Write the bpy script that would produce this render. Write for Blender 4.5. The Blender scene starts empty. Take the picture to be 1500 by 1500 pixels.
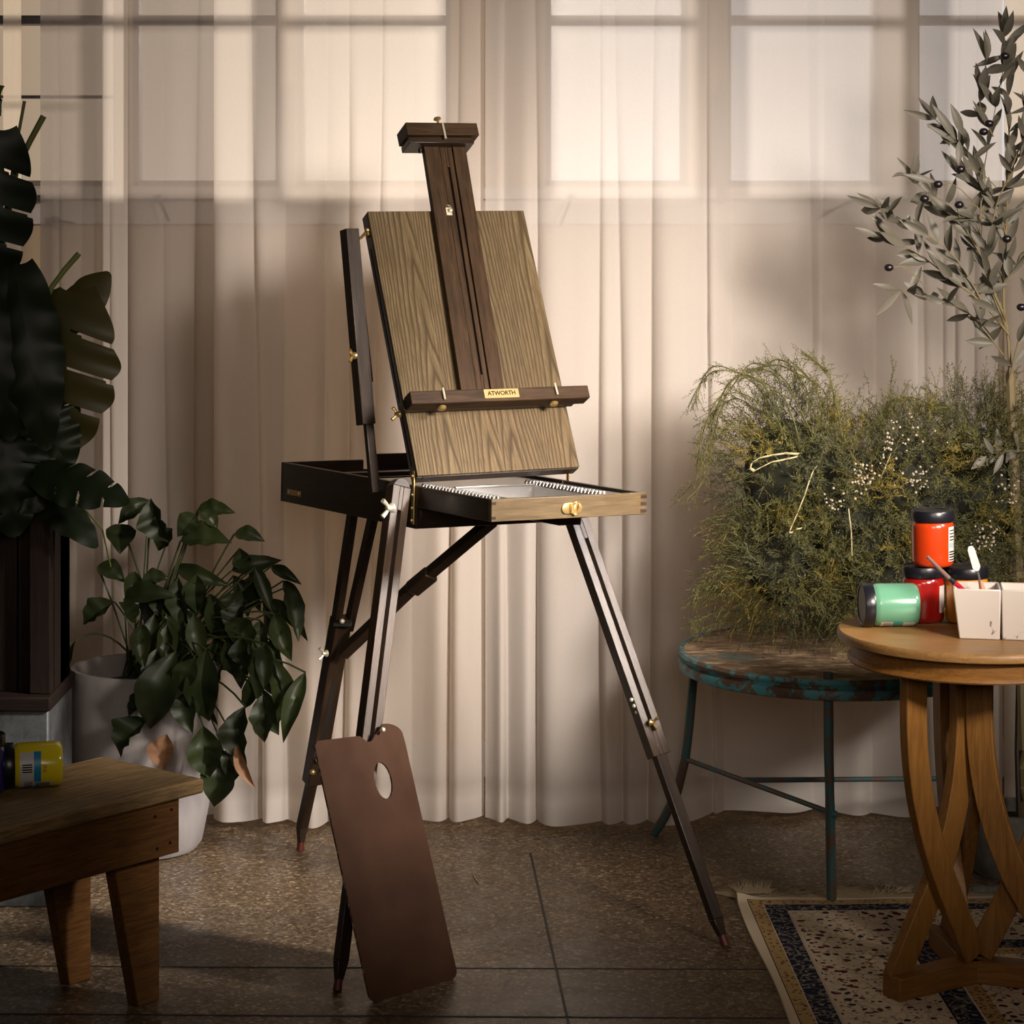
import bpy, bmesh, math, random
from mathutils import Vector, Matrix
random.seed(7)
S = bpy.context.scene
C = S.collection
V = Vector
PI = math.pi
F, HOR, HC = 3500.0, 300.0, 1.47          # focal length (px), horizon row, eye height (m)
def P(px, py, Y): return V(((px-750)*Y/F, Y, HC-(py-HOR)*Y/F))
def PF(px, py): return P(px, py, HC*F/(py-HOR))     # a point standing on the floor
R = random.uniform

# ------------------------------------------------------------------ materials
def mat(name, col=(.5,.5,.5), rough=.5, metal=0, spec=.5, **kw):
    m = bpy.data.materials.new(name); m.use_nodes = True
    b = m.node_tree.nodes['Principled BSDF']
    b.inputs['Base Color'].default_value = (*col, 1); b.inputs['Roughness'].default_value = rough
    b.inputs['Metallic'].default_value = metal; b.inputs['Specular IOR Level'].default_value = spec
    for k, v in kw.items(): b.inputs[k.replace('_', ' ')].default_value = v
    return m
class N:
    """tiny node-building helper"""
    def __init__(s, m): s.t = m.node_tree; s.b = s.t.nodes['Principled BSDF']
    def n(s, ty, **kw):
        x = s.t.nodes.new(ty)
        for k, v in kw.items(): setattr(x, k, v)
        return x
    def l(s, a, b): s.t.links.new(a, b)
    def coord(s, scale=(1,1,1), loc=(0,0,0), kind='Object'):
        c = s.n('ShaderNodeTexCoord'); mp = s.n('ShaderNodeMapping'); mp.inputs['Scale'].default_value = scale; mp.inputs['Location'].default_value = loc
        s.l(c.outputs[kind], mp.inputs[0]); return mp.outputs[0]
    def noise(s, vec, scale, detail=4, rough=.6, dist=0):
        x = s.n('ShaderNodeTexNoise'); x.inputs['Scale'].default_value = scale; x.inputs['Detail'].default_value = detail
        x.inputs['Roughness'].default_value = rough; x.inputs['Distortion'].default_value = dist
        if vec is not None: s.l(vec, x.inputs['Vector'])
        return x.outputs['Fac']
    def vor(s, vec, scale, out='Distance', rnd=1):
        x = s.n('ShaderNodeTexVoronoi'); x.inputs['Scale'].default_value = scale; x.inputs['Randomness'].default_value = rnd; s.l(vec, x.inputs['Vector']); return x.outputs[out]
    def ramp(s, fac, stops, interp='LINEAR'):
        x = s.n('ShaderNodeValToRGB'); r = x.color_ramp; r.interpolation = interp
        while len(r.elements) < len(stops): r.elements.new(.5)
        for e, (p, c) in zip(r.elements, stops):
            e.position = p; e.color = (*c, 1) if hasattr(c, '__len__') else (c, c, c, 1)
        s.l(fac, x.inputs[0]); return x.outputs[0]
    def math(s, op, a, b=None, c=None):
        x = s.n('ShaderNodeMath', operation=op)
        for i, v in enumerate((a, b, c)):
            if v is None: continue
            if isinstance(v, (int, float)): x.inputs[i].default_value = v
            else: s.l(v, x.inputs[i])
        return x.outputs[0]
    def mix(s, fac, a, b, bt='MIX'):
        x = s.n('ShaderNodeMixRGB', blend_type=bt)
        for i, v in enumerate((fac, a, b)):
            if isinstance(v, (int, float)): x.inputs[i].default_value = v
            elif isinstance(v, tuple): x.inputs[i].default_value = (*v, 1)
            else: s.l(v, x.inputs[i])
        return x.outputs[0]
    def xyz(s, vec):
        x = s.n('ShaderNodeSeparateXYZ'); s.l(vec, x.inputs[0]); return x.outputs
    def color(s, c): s.l(c, s.b.inputs['Base Color'])
    def rough(s, c): s.l(c, s.b.inputs['Roughness'])
    def bump(s, h, strength=.3, dist=.002):
        x = s.n('ShaderNodeBump'); x.inputs['Strength'].default_value = strength; x.inputs['Distance'].default_value = dist
        s.l(h, x.inputs['Height']); s.l(x.outputs[0], s.b.inputs['Normal'])

def wood(name, c1, c2, c3=None, rough=.45, fine=1.0, bump=.15, spec=.4, blotch=.5, coat=0, axis=0):
    """grain runs along local X"""
    m = mat(name, c1, rough, spec=spec); q = N(m)
    sc3 = lambda a, b: tuple(a if i == axis else b for i in range(3))
    v = q.coord(sc3(1.2*fine, 14*fine))
    g = q.noise(v, 9, 6, .65, .6)
    g2 = q.noise(q.coord(sc3(2.5*fine, 60*fine)), 8, 3, .7)
    col = q.ramp(g, [(.3, c2), (.62, c1)])
    col = q.mix(q.ramp(g2, [(.35, 0), (.75, .55)]), col, c3 or c2)
    bl = q.noise(q.coord((3,3,3)), 1.6, 3)
    col = q.mix(blotch, col, q.ramp(bl, [(.3, (.55,.55,.55)), (.7, (1.25,1.2,1.15))]), 'MULTIPLY')
    q.color(col); q.bump(q.math('ADD', g, g2), bump, .0015)
    if coat: q.b.inputs['Coat Weight'].default_value = coat; q.b.inputs['Coat Roughness'].default_value = .22
    return m
M = {}
M['walnut'] = wood('walnut_stain', (.040,.023,.013), (.015,.008,.005), (.008,.005,.003), .38, coat=.15)
M['walnut_mast'] = wood('walnut_mast', (.070,.038,.018), (.024,.013,.006), (.010,.006,.003), .55, spec=.18)
M['leg_wood'] = wood('walnut_leg', (.080,.046,.024), (.028,.016,.008), (.014,.008,.004), .40, coat=.5)
M['oak_front'] = wood('oak_drawer_front', (.135,.092,.042), (.075,.048,.021), (.045,.027,.011), .42, coat=.1)
M['table_oak'] = wood('honey_oak', (.32,.145,.030), (.20,.080,.014), (.10,.036,.007), .48, blotch=.35)
M['table_leg'] = wood('honey_oak_leg', (.30,.140,.030), (.20,.082,.014), (.09,.034,.007), .5, blotch=.35, axis=2)
M['table_top'] = wood('honey_oak_top', (.40,.22,.075), (.28,.14,.04), (.15,.07,.022), .42, blotch=.5)
M['bench_top'] = wood('weathered_bench', (.42,.27,.11), (.14,.08,.03), (.035,.02,.01), .6, fine=1.1, bump=.8, blotch=.6)
M['bench_side'] = wood('old_pine', (.22,.098,.026), (.11,.046,.012), (.04,.016,.005), .6, spec=.2, blotch=.7, bump=.3)
M['dark_timber'] = wood('dark_timber', (.022,.012,.008), (.010,.006,.004), (.006,.004,.003), .75, bump=.4, spec=.15)
M['brass'] = mat('polished_brass', (.66,.47,.19), .3, .8)
M['nickel'] = mat('nickel', (.88,.80,.62), .35, .6)
M['steel'] = mat('brushed_tin', (.42,.41,.40), .34, 1)
M['black_slot'] = mat('black_groove', (.006,.005,.004), .8)
M['rubber'] = mat('red_brown_rubber', (.10,.018,.010), .5)
# oak panel with cathedral grain; local x across, z along
m = mat('oak_panel', (.3,.2,.1), .62, spec=.15); q = N(m)
c = q.coord(); xyz = q.xyz(c)
warp = q.noise(q.coord((2.2,2.2,.8)), 2.6, 3, .45)
pl = q.math('FLOOR', q.math('DIVIDE', xyz[0], .098))
wn = q.n('ShaderNodeTexWhiteNoise', noise_dimensions='1D'); q.l(q.math('ADD', pl, 3.3), wn.inputs['W'])
rnd = wn.outputs['Value']
xm = q.math('SUBTRACT', q.math('SUBTRACT', xyz[0], q.math('MULTIPLY', pl, .098)), q.math('ADD', .012, q.math('MULTIPLY', rnd, .07)))
f1 = q.math('MULTIPLY', q.math('MULTIPLY', xm, xm), 620)
zz = q.math('MULTIPLY', q.math('ADD', xyz[2], q.math('MULTIPLY', rnd, 3)), 4.0)
f = q.math('ADD', q.math('ADD', f1, zz), q.math('MULTIPLY', warp, 3.6))
f = q.math('ADD', f, q.math('MULTIPLY', q.math('ABSOLUTE', xm), 26))
fr = q.math('FRACT', q.math('MULTIPLY', f, 1.5))
fine = q.noise(q.coord((260,260,11)), 1, 3, .7)
pore = q.noise(q.coord((420,420,26)), 1, 2, .8)
col = q.ramp(fr, [(0, (.040,.026,.013)), (.28, (.125,.090,.047)), (.75, (.165,.121,.066)), (1, (.045,.030,.015))])
col = q.mix(q.ramp(fine, [(.40, 0), (.66, .85)]), col, (.062,.041,.020))
col = q.mix(q.ramp(pore, [(.52, 0), (.7, .6)]), col, (.05,.03,.014))
col = q.mix(.30, col, q.ramp(rnd, [(0, (.75,.72,.7)), (1, (1.15,1.12,1.05))]), 'MULTIPLY')
q.color(col); q.bump(fine, .15, .0008); M['oak_panel'] = m
# palette board
m = mat('palette_board', (.1,.04,.02), .6, spec=.12); q = N(m)
n1 = q.noise(q.coord((3,3,3)), 3, 6, .6)
q.color(q.ramp(n1, [(.3, (.034,.013,.005)), (.7, (.058,.023,.009))])); q.rough(q.ramp(n1, [(.3, .68), (.7, .56)])); M['palette'] = m
m = mat('chipped_edge', (.2,.12,.08), .6); q = N(m)
q.color(q.ramp(q.noise(q.coord(), 60, 3), [(.5, (.10,.055,.035)), (.6, (.42,.34,.28))])); M['chipped'] = m
# terrazzo floor
m = mat('terrazzo', (.1,.08,.05), .32, spec=.35); q = N(m)
c = q.coord(kind='Object')
v1 = q.vor(c, 150, 'Color'); hv = q.xyz(v1)[0]; v2 = q.xyz(q.vor(c, 70, 'Color'))[1]
big = q.noise(c, 1.3, 5, .6); mid = q.noise(c, 9, 4, .6)
col = q.ramp(hv, [(0, (.075,.049,.027)), (.45, (.125,.083,.046)), (.72, (.185,.13,.075)), (.93, (.28,.21,.135)), (1, (.42,.34,.24))])
col = q.mix(q.ramp(v2, [(.85, 0), (.93, .5)]), col, (.20,.15,.095))
col = q.mix(.8, col, q.ramp(big, [(.3, (.66,.66,.68)), (.7, (1.2,1.17,1.1))]), 'MULTIPLY')
col = q.mix(.6, col, q.ramp(mid, [(.35, (.75,.74,.72)), (.65, (1.1,1.1,1.08))]), 'MULTIPLY')
q.color(col); q.rough(q.ramp(mid, [(.3, .25), (.7, .48)])); q.bump(hv, .04, .0005); M['floor'] = m
M['seam'] = mat('floor_seam', (.02,.018,.017), .6)
# wall plaster
m = mat('cream_plaster', (.52,.40,.27), .8); q = N(m)
n1 = q.noise(q.coord(), 2.2, 6, .65)
q.color(q.ramp(n1, [(.25, (.42,.31,.2)), (.6, (.60,.47,.33)), (.85, (.66,.56,.44))])); M['wall'] = m
M['wall_trim'] = mat('painted_sill', (.62,.57,.53), .6)
M['window_frame'] = mat('window_frame_paint', (.27,.24,.23), .55)
M['dark_bar'] = mat('dark_window_bar', (.07,.06,.06), .5)
M['room'] = mat('room_plaster', (.36,.31,.26), .9)
# sheer curtain
def sheer(name, transp, col, warm):
    m = bpy.data.materials.new(name); m.use_nodes = True; t = m.node_tree; t.nodes.clear(); q = N.__new__(N); q.t = t
    out = q.n('ShaderNodeOutputMaterial'); d = q.n('ShaderNodeBsdfDiffuse'); tr = q.n('ShaderNodeBsdfTranslucent'); tp = q.n('ShaderNodeBsdfTransparent')
    a = q.n('ShaderNodeMixShader'); b = q.n('ShaderNodeMixShader')
    weave = q.noise(q.coord((1,1,.25)), 500, 2, .5); broad = q.noise(q.coord((3,.3,.05)), 4, 4, .7)
    colr = q.mix(.6, q.ramp(weave, [(.3, tuple(x*.93 for x in col)), (.7, col)]), q.ramp(broad, [(.3, (.9,.885,.88)), (.7, (1,1,1))]), 'MULTIPLY')
    q.l(colr, d.inputs[0]); tr.inputs[0].default_value = (*warm, 1); tp.inputs[0].default_value = (1,.98,.96,1)
    colr = q.mix(q.math('MULTIPLY', q.n('ShaderNodeAttribute', attribute_name='hem').outputs['Fac'], .55), colr, (.93,.88,.84)); q.l(colr, d.inputs[0]); a.inputs[0].default_value = .42; q.l(d.outputs[0], a.inputs[1]); q.l(tr.outputs[0], a.inputs[2])
    lw = q.n('ShaderNodeLayerWeight'); lw.inputs[0].default_value = .35
    # threads close up where the cloth turns edge-on; the hem is denser
    at = q.n('ShaderNodeAttribute', attribute_name='hem')
    op = q.math('MULTIPLY', q.math('SUBTRACT', 1, q.math('MULTIPLY', lw.outputs['Facing'], .9)), transp)
    op = q.math('MULTIPLY', op, q.math('SUBTRACT', 1, q.math('MULTIPLY', at.outputs['Fac'], .8)))
    q.l(op, b.inputs[0]); q.l(a.outputs[0], b.inputs[1]); q.l(tp.outputs[0], b.inputs[2]); q.l(b.outputs[0], out.inputs[0])
    return m
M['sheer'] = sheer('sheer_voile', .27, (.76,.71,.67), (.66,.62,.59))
M['sheer_shaded'] = sheer('sheer_voile_shaded', .34, (.46,.415,.385), (.38,.33,.29))  # same voile, darker: shade on the left panels is put into the colour
M['sheer_sunlit'] = sheer('sheer_voile_sunlit', .24, (.76,.70,.65), (.95,.86,.76))  # same voile, lighter: sun coming through is put into the colour
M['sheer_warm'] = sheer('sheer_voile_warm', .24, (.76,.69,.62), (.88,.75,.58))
# glass
m = bpy.data.materials.new('window_glass'); m.use_nodes = True; t = m.node_tree; t.nodes.clear(); q = N.__new__(N); q.t = t
out = q.n('ShaderNodeOutputMaterial'); g = q.n('ShaderNodeBsdfGlossy'); tp = q.n('ShaderNodeBsdfTransparent'); mx = q.n('ShaderNodeMixShader')
mx.inputs[0].default_value = .06; g.inputs['Roughness'].default_value = .05; q.l(tp.outputs[0], mx.inputs[1]); q.l(g.outputs[0], mx.inputs[2]); q.l(mx.outputs[0], out.inputs[0]); M['glass'] = m
# foliage
def leafmat(name, c1, c2, rough=.4, back=None, trans=.15, spec=.4):
    m = mat(name, c1, rough, spec=spec); q = N(m)
    n1 = q.noise(q.coord(), 9, 3); col = q.ramp(n1, [(.3, c1), (.7, c2)])
    if back:
        g = q.n('ShaderNodeNewGeometry'); col = q.mix(g.outputs['Backfacing'], col, back)
    q.color(col); q.b.inputs['Transmission Weight'].default_value = 0
    if trans:
        q.b.inputs['Subsurface Weight'].default_value = 0
        tr = q.n('ShaderNodeBsdfTranslucent'); q.l(col, tr.inputs[0]); mx = q.n('ShaderNodeMixShader'); mx.inputs[0].default_value = trans
        o = [x for x in q.t.nodes if x.type == 'OUTPUT_MATERIAL'][0]
        q.l(q.b.outputs[0], mx.inputs[1]); q.l(tr.outputs[0], mx.inputs[2]); q.l(mx.outputs[0], o.inputs[0])
    return m
M['lily'] = leafmat('lily_leaf', (.011,.019,.005), (.027,.037,.010), .46)
M['lily_dark'] = leafmat('lily_stem', (.05,.065,.022), (.03,.04,.015), .5, trans=0)
M['dead'] = leafmat('dead_leaf', (.15,.07,.028), (.24,.12,.055), .7)
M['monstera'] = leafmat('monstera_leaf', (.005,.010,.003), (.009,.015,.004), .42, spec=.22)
M['monstera_olive'] = leafmat('monstera_backlit', (.036,.033,.008), (.05,.042,.010), .45)  # back-lit leaves: light from behind is put into the olive colour
M['cut_stem'] = leafmat('cut_stem', (.10,.12,.03), (.16,.18,.05), .45, trans=0)
M['olive_leaf'] = leafmat('olive_leaf', (.026,.031,.019), (.048,.053,.033), .5, back=(.115,.105,.08), trans=.1)
M['olive_stem'] = mat('olive_branch', (.17,.13,.06), .7)
M['olive_bark'] = mat('olive_bark', (.12,.10,.08), .9)
M['olive_fruit'] = mat('black_olive', (.009,.006,.009), .32)
M['fern_olive'] = leafmat('fern_olive', (.088,.088,.022), (.150,.138,.042), .6, trans=.2)
M['fern_yellow'] = leafmat('fern_yellow', (.20,.15,.025), (.26,.20,.04), .6, trans=.2)
M['fern_dark'] = leafmat('fern_dark', (.055,.058,.024), (.095,.095,.04), .7, trans=.1)
M['fern_core'] = mat('filler_core', (.012,.013,.006), .95)  # added near-black filler; its colour stands for shade inside the fern
M['straw'] = mat('dried_stalk', (.42,.36,.2), .6)
M['blossom'] = mat('dried_blossom', (.42,.36,.28), .8)
M['soil'] = mat('soil', (.02,.014,.01), .95)
# ceramics etc.
m = mat('scored_plaster_pot', (.5,.45,.43), .75); q = N(m)
c = q.coord(); n1 = q.noise(q.coord((1,1,.25)), 14, 4)
sc = q.xyz(c); ang = q.math('ARCTAN2', sc[1], sc[0])
st = q.noise(None, 1, 0); comb = q.n('ShaderNodeCombineXYZ'); q.l(q.math('MULTIPLY', ang, 16), comb.inputs[0]); q.l(q.math('MULTIPLY', sc[2], 1.2), comb.inputs[2])
ln = q.noise(comb.outputs[0], 1.6, 2, .4); line = q.ramp(ln, [(.485, 0), (.5, 1), (.51, 1), (.525, 0)])
q.color(q.mix(q.math('MULTIPLY', line, .5), q.ramp(n1, [(.3, (.26,.235,.23)), (.7, (.35,.32,.31))]), (.25,.22,.21))); q.bump(line, -.4, .003); M['pot'] = m
m = mat('concrete', (.2,.19,.17), .9); q = N(m)
n1 = q.noise(q.coord(), 18, 6, .7); q.color(q.ramp(n1, [(.3, (.09,.085,.07)), (.7, (.22,.21,.185))])); q.bump(n1, .4, .004); M['concrete'] = m
m = mat('galvanised_tin', (.10,.11,.11), .55, .4); q = N(m)
n1 = q.noise(q.coord(), 22, 5, .7); q.color(q.ramp(n1, [(.35, (.06,.065,.065)), (.65, (.15,.155,.155))])); M['galvanised'] = m
m = mat('peeling_teal_paint', (.05,.2,.22), .55); q = N(m)
c = q.coord(); n1 = q.noise(c, 24, 6, .75, .3); n2 = q.noise(c, 7, 3)
q.color(q.mix(q.ramp(n1, [(.50, 0), (.54, 1)]), q.ramp(n2, [(.3, (.045,.19,.205)), (.7, (.08,.30,.33))]), q.ramp(n2, [(.3, (.06,.03,.018)), (.7, (.16,.10,.065))]))); q.bump(n1, .5, .002); M['teal'] = m
m = mat('rusty_teal_metal', (.1,.1,.1), .6); q = N(m)
c = q.coord(); n1 = q.noise(c, 26, 6, .75, .4); n2 = q.noise(c, 9, 4)
q.color(q.mix(q.ramp(n1, [(.46, 0), (.54, 1)]), (.035,.10,.105), (.10,.06,.04))); q.bump(n1, .4, .002); M['teal_leg'] = m
m = mat('worn_stool_seat', (.2,.15,.1), .6); q = N(m)
c = q.coord(); n1 = q.noise(q.coord((8,20,1)), 2.2, 6, .75, .5); n2 = q.noise(c, 3.3, 5, .7)
col = q.ramp(n1, [(.32, (.07,.045,.028)), (.5, (.24,.15,.085)), (.62, (.60,.46,.29))])
q.color(q.mix(q.ramp(n2, [(.54, 0), (.64, .7)]), col, (.05,.13,.14))); M['stool_seat'] = m
m = mat('glazed_ceramic', (.66,.6,.55), .3); q = N(m)
n1 = q.noise(q.coord(), 26, 3, .5, 1.5); q.color(q.ramp(n1, [(.66, (.52,.46,.41)), (.70, (.20,.16,.14))])); M['ceramic'] = m
def paint(n, c): return mat(n, c, .22, spec=.5, Coat_Weight=.6, Coat_Roughness=.06)
M['p_orange'] = paint('orange_red_paint', (.50,.038,.005)); M['p_red'] = paint('crimson_paint', (.30,.006,.005)); M['p_amber'] = paint('amber_paint', (.62,.22,.010))
M['p_mint'] = paint('mint_paint', (.125,.32,.20)); M['p_yellow'] = paint('yellow_paint', (.72,.58,.010)); M['p_blue'] = paint('blue_paint', (.03,.02,.22))
M['lid'] = mat('black_plastic_lid', (.008,.008,.012), .3)
M['lbl_white'] = mat('label_paper', (.55,.52,.5), .4); M['lbl_teal'] = mat('label_teal', (.02,.26,.25), .4); M['lbl_blue'] = mat('label_blue', (.01,.22,.40), .4)
M['ink'] = mat('label_ink', (.012,.010,.010), .9, spec=0); M['ink_red'] = mat('label_red_ink', (.35,.04,.01), .5); M['ink_white'] = mat('white_ink', (.6,.6,.58), .5)
M['blade'] = mat('palette_blade', (.85,.82,.8), .35, .6); M['clear'] = mat('clear_handle', (.16,.10,.085), .15, spec=.6); M['red_lacquer'] = mat('red_lacquer', (.35,.01,.02), .25); M['cork'] = mat('pale_wood', (.42,.22,.12), .5)
M['plate'] = mat('brass_plate', (.42,.30,.13), .6, .2, .1)
# rug: local x from the left edge, y from the far edge (towards the camera)
m = mat('persian_rug', (.5,.42,.3), .95, spec=.1); q = N(m)
c = q.coord(); o = q.xyz(c)
d = q.math('MINIMUM', o[0], q.math('MULTIPLY', o[1], -1)); dn = q.math('MULTIPLY', d, 2.0)
cream, tan, navy = (.72,.60,.43), (.50,.34,.15), (.022,.026,.05)
z = lambda x: x*2.0
base = q.ramp(dn, [(0, cream), (z(.018), (.02,.02,.03)), (z(.0205), tan), (z(.047), cream), (z(.050), navy), (z(.093), (.60,.5,.38)), (z(.098), cream), (z(.300), (.02,.02,.03)), (z(.304), navy), (z(.352), cream), (z(.357), tan), (z(.39), cream)], 'CONSTANT')
zone = q.ramp(dn, [(0, 0), (z(.022), .33), (z(.047), 0), (z(.050), .66), (z(.093), 0), (z(.10), 1), (z(.298), 0), (z(.304), .66), (z(.352), 0), (z(.357), .33), (z(.39), 1)], 'CONSTANT')
wv = q.n('ShaderNodeVectorMath', operation='ADD'); ns = q.n('ShaderNodeTexNoise'); ns.inputs['Scale'].default_value = 28; q.l(c, ns.inputs['Vector'])
sc_ = q.n('ShaderNodeVectorMath', operation='SCALE'); sc_.inputs['Scale'].default_value = .022; q.l(ns.outputs['Color'], sc_.inputs[0]); q.l(c, wv.inputs[0]); q.l(sc_.outputs[0], wv.inputs[1])
vd = q.vor(wv.outputs[0], 46); vc = q.vor(wv.outputs[0], 46, 'Color'); ve = q.vor(wv.outputs[0], 30)
blob = q.ramp(vd, [(.0, 1), (.30, 1), (.34, 0)], 'CONSTANT')
vsm = q.vor(wv.outputs[0], 85); vsc = q.vor(wv.outputs[0], 85, 'Color'); blobs = q.ramp(vsm, [(0, 1), (.30, 0)], 'CONSTANT')
blc = q.ramp(q.xyz(vc)[0], [(0, (.12,.018,.022)), (.28, (.03,.03,.05)), (.55, (.14,.035,.035)), (.75, (.28,.19,.08)), (.85, cream)], 'CONSTANT')
x = q.n('ShaderNodeTexVoronoi', feature='DISTANCE_TO_EDGE'); x.inputs['Scale'].default_value = 30; q.l(wv.outputs[0], x.inputs['Vector'])
vine = q.ramp(x.outputs['Distance'], [(0, 1), (.045, 0)], 'CONSTANT')
is_field = q.math('GREATER_THAN', zone, .9); is_navy = q.math('COMPARE', zone, .66, .1); is_tan = q.math('COMPARE', zone, .33, .1)
col = q.mix(q.math('MULTIPLY', q.math('MULTIPLY', vine, is_field), .30), base, (.07,.05,.05))
col = q.mix(q.math('MULTIPLY', q.math('MULTIPLY', blobs, is_field), .85), col, q.ramp(q.xyz(vsc)[0], [(0, (.035,.03,.045)), (.26, (.14,.025,.03)), (.40, (.32,.22,.10)), (.56, cream)], 'CONSTANT'))
col = q.mix(q.math('MULTIPLY', blob, is_field), col, blc)
col = q.mix(q.math('MULTIPLY', q.math('MULTIPLY', vine, is_navy), .35), col, (.45,.40,.30))
blob2 = q.ramp(ve, [(0, 1), (.2, 0)], 'CONSTANT'); col = q.mix(q.math('MULTIPLY', q.math('MULTIPLY', blob2, is_navy), .9), col, q.ramp(q.xyz(vc)[1], [(0, (.25,.12,.09)), (.5, (.40,.33,.22))], 'CONSTANT'))
blob3 = q.ramp(vsm, [(0, 1), (.34, 0)], 'CONSTANT'); col = q.mix(q.math('MULTIPLY', q.math('MULTIPLY', blobs, is_navy), .7), col, (.42,.36,.27))
col = q.mix(q.math('MULTIPLY', q.math('MULTIPLY', blob3, is_tan), .8), col, (.12,.03,.02))
q.color(col); q.bump(q.noise(c, 700, 1), .4, .001); M['rug'] = m
M['fringe'] = mat('rug_fringe', (.36,.28,.17), .9)

# ------------------------------------------------------------------ geometry helpers
class G:
    def __init__(s): s.v = []; s.f = []; s.mi = []
    def add(s, vs, fs, mi=0):
        k = len(s.v); s.v += [tuple(a) for a in vs]; s.f += [tuple(i+k for i in f) for f in fs]; s.mi += [mi]*len(fs); return s
    def box(s, a, b, mi=0):
        x0, y0, z0 = a; x1, y1, z1 = b
        return s.add([(x0,y0,z0),(x1,y0,z0),(x1,y1,z0),(x0,y1,z0),(x0,y0,z1),(x1,y0,z1),(x1,y1,z1),(x0,y1,z1)],
                     [(0,3,2,1),(4,5,6,7),(0,1,5,4),(1,2,6,5),(2,3,7,6),(3,0,4,7)], mi)
    def tube(s, pts, r, n=8, mi=0, cap=True):
        pts = [V(p) for p in pts]; rs = r if hasattr(r, '__len__') else [r]*len(pts); vs = []; fs = []
        up = V((0,0,1))
        for i, p in enumerate(pts):
            t = (pts[min(i+1, len(pts)-1)]-pts[max(i-1, 0)]).normalized()
            a = t.cross(up)
            if a.length < .1: a = t.cross(V((1,0,0)))
            a.normalize(); b = t.cross(a).normalized()
            for k in range(n):
                w = 2*PI*k/n; vs.append(p+a*math.cos(w)*rs[i]+b*math.sin(w)*rs[i])
        for i in range(len(pts)-1):
            for k in range(n): fs.append((i*n+k, i*n+(k+1) % n, (i+1)*n+(k+1) % n, (i+1)*n+k))
        if cap: fs.append(tuple(range(n))[::-1]); fs.append(tuple((len(pts)-1)*n+k for k in range(n)))
        return s.add(vs, fs, mi)
    def lathe(s, prof, n=48, mi=0, M4=None, a0=0, a1=2*PI):
        full = abs(a1-a0-2*PI) < 1e-6; m = n if full else n+1; vs = []; fs = []
        for r, z in prof:
            for k in range(m):
                w = a0+(a1-a0)*k/n; p = V((r*math.cos(w), r*math.sin(w), z)); vs.append(M4 @ p if M4 else p)
        for i in range(len(prof)-1):
            for k in range(n if full else n): fs.append((i*m+k, i*m+(k+1) % m, (i+1)*m+(k+1) % m, (i+1)*m+k))
        return s.add(vs, fs, mi)
    def prism(s, outline, t0, t1, fr=None, mi=0):
        """outline in local xz, thickness along y"""
        n = len(outline); vs = [V((a, t0, b)) for a, b in outline]+[V((a, t1, b)) for a, b in outline]
        if fr: vs = [fr @ v for v in vs]
        return s.add(vs, [tuple(range(n)), tuple(range(2*n-1, n-1, -1))]+[(i, i+n, (i+1) % n+n, (i+1) % n) for i in range(n)], mi)
    def ball(s, c, r, n=10, mi=0, sc=(1,1,1)):
        c = V(c); vs = [c+V((0,0,r*sc[2]))]; fs = []
        for i in range(1, n//2):
            ph = PI*i/(n//2)
            for k in range(n): vs.append(c+V((r*sc[0]*math.sin(ph)*math.cos(2*PI*k/n), r*sc[1]*math.sin(ph)*math.sin(2*PI*k/n), r*sc[2]*math.cos(ph))))
        vs.append(c-V((0,0,r*sc[2]))); L = len(vs)-1; m = n//2-1
        for k in range(n):
            fs.append((0, 1+k, 1+(k+1) % n)); fs.append((L, 1+(m-1)*n+(k+1) % n, 1+(m-1)*n+k))
            for i in range(m-1): fs.append((1+i*n+k, 1+(i+1)*n+k, 1+(i+1)*n+(k+1) % n, 1+i*n+(k+1) % n))
        return s.add(vs, fs, mi)
    def leaf(s, base, tip, w, nrm, droop=.2, fold=.25, n=8, mi=0, shape=.9, curl=0):
        """lance-shaped blade arching from base to tip with a folded midrib"""
        base, tip = V(base), V(tip); ax = tip-base; L = ax.length
        if L < 1e-5: return s
        d = ax/L; nrm = V(nrm); nrm = (nrm-d*nrm.dot(d))
        if nrm.length < .05: nrm = d.orthogonal()
        nrm.normalize(); side = d.cross(nrm).normalized(); vs = []; fs = []
        for i in range(n+1):
            t = i/n; ww = w/2*(math.sin(PI*min(1, t**shape*1.0))**1.0 if 0 < t < 1 else (.04 if t == 0 else 0))
            c = base+ax*t+nrm*(L*droop*math.sin(PI*t))+side*(curl*L*math.sin(PI*t))
            e = nrm*(ww*fold*2*(1+.25*math.sin(t*19)))
            for a, b in ((-1,1),(-.5,.42),(0,0),(.5,.42),(1,1)): vs.append(c+side*(ww*a)+e*b)
        for i in range(n):
            for k in range(4): fs.append((i*5+k, (i+1)*5+k, (i+1)*5+k+1, i*5+k+1))
        return s.add(vs, fs, mi)
PW = {}
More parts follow.
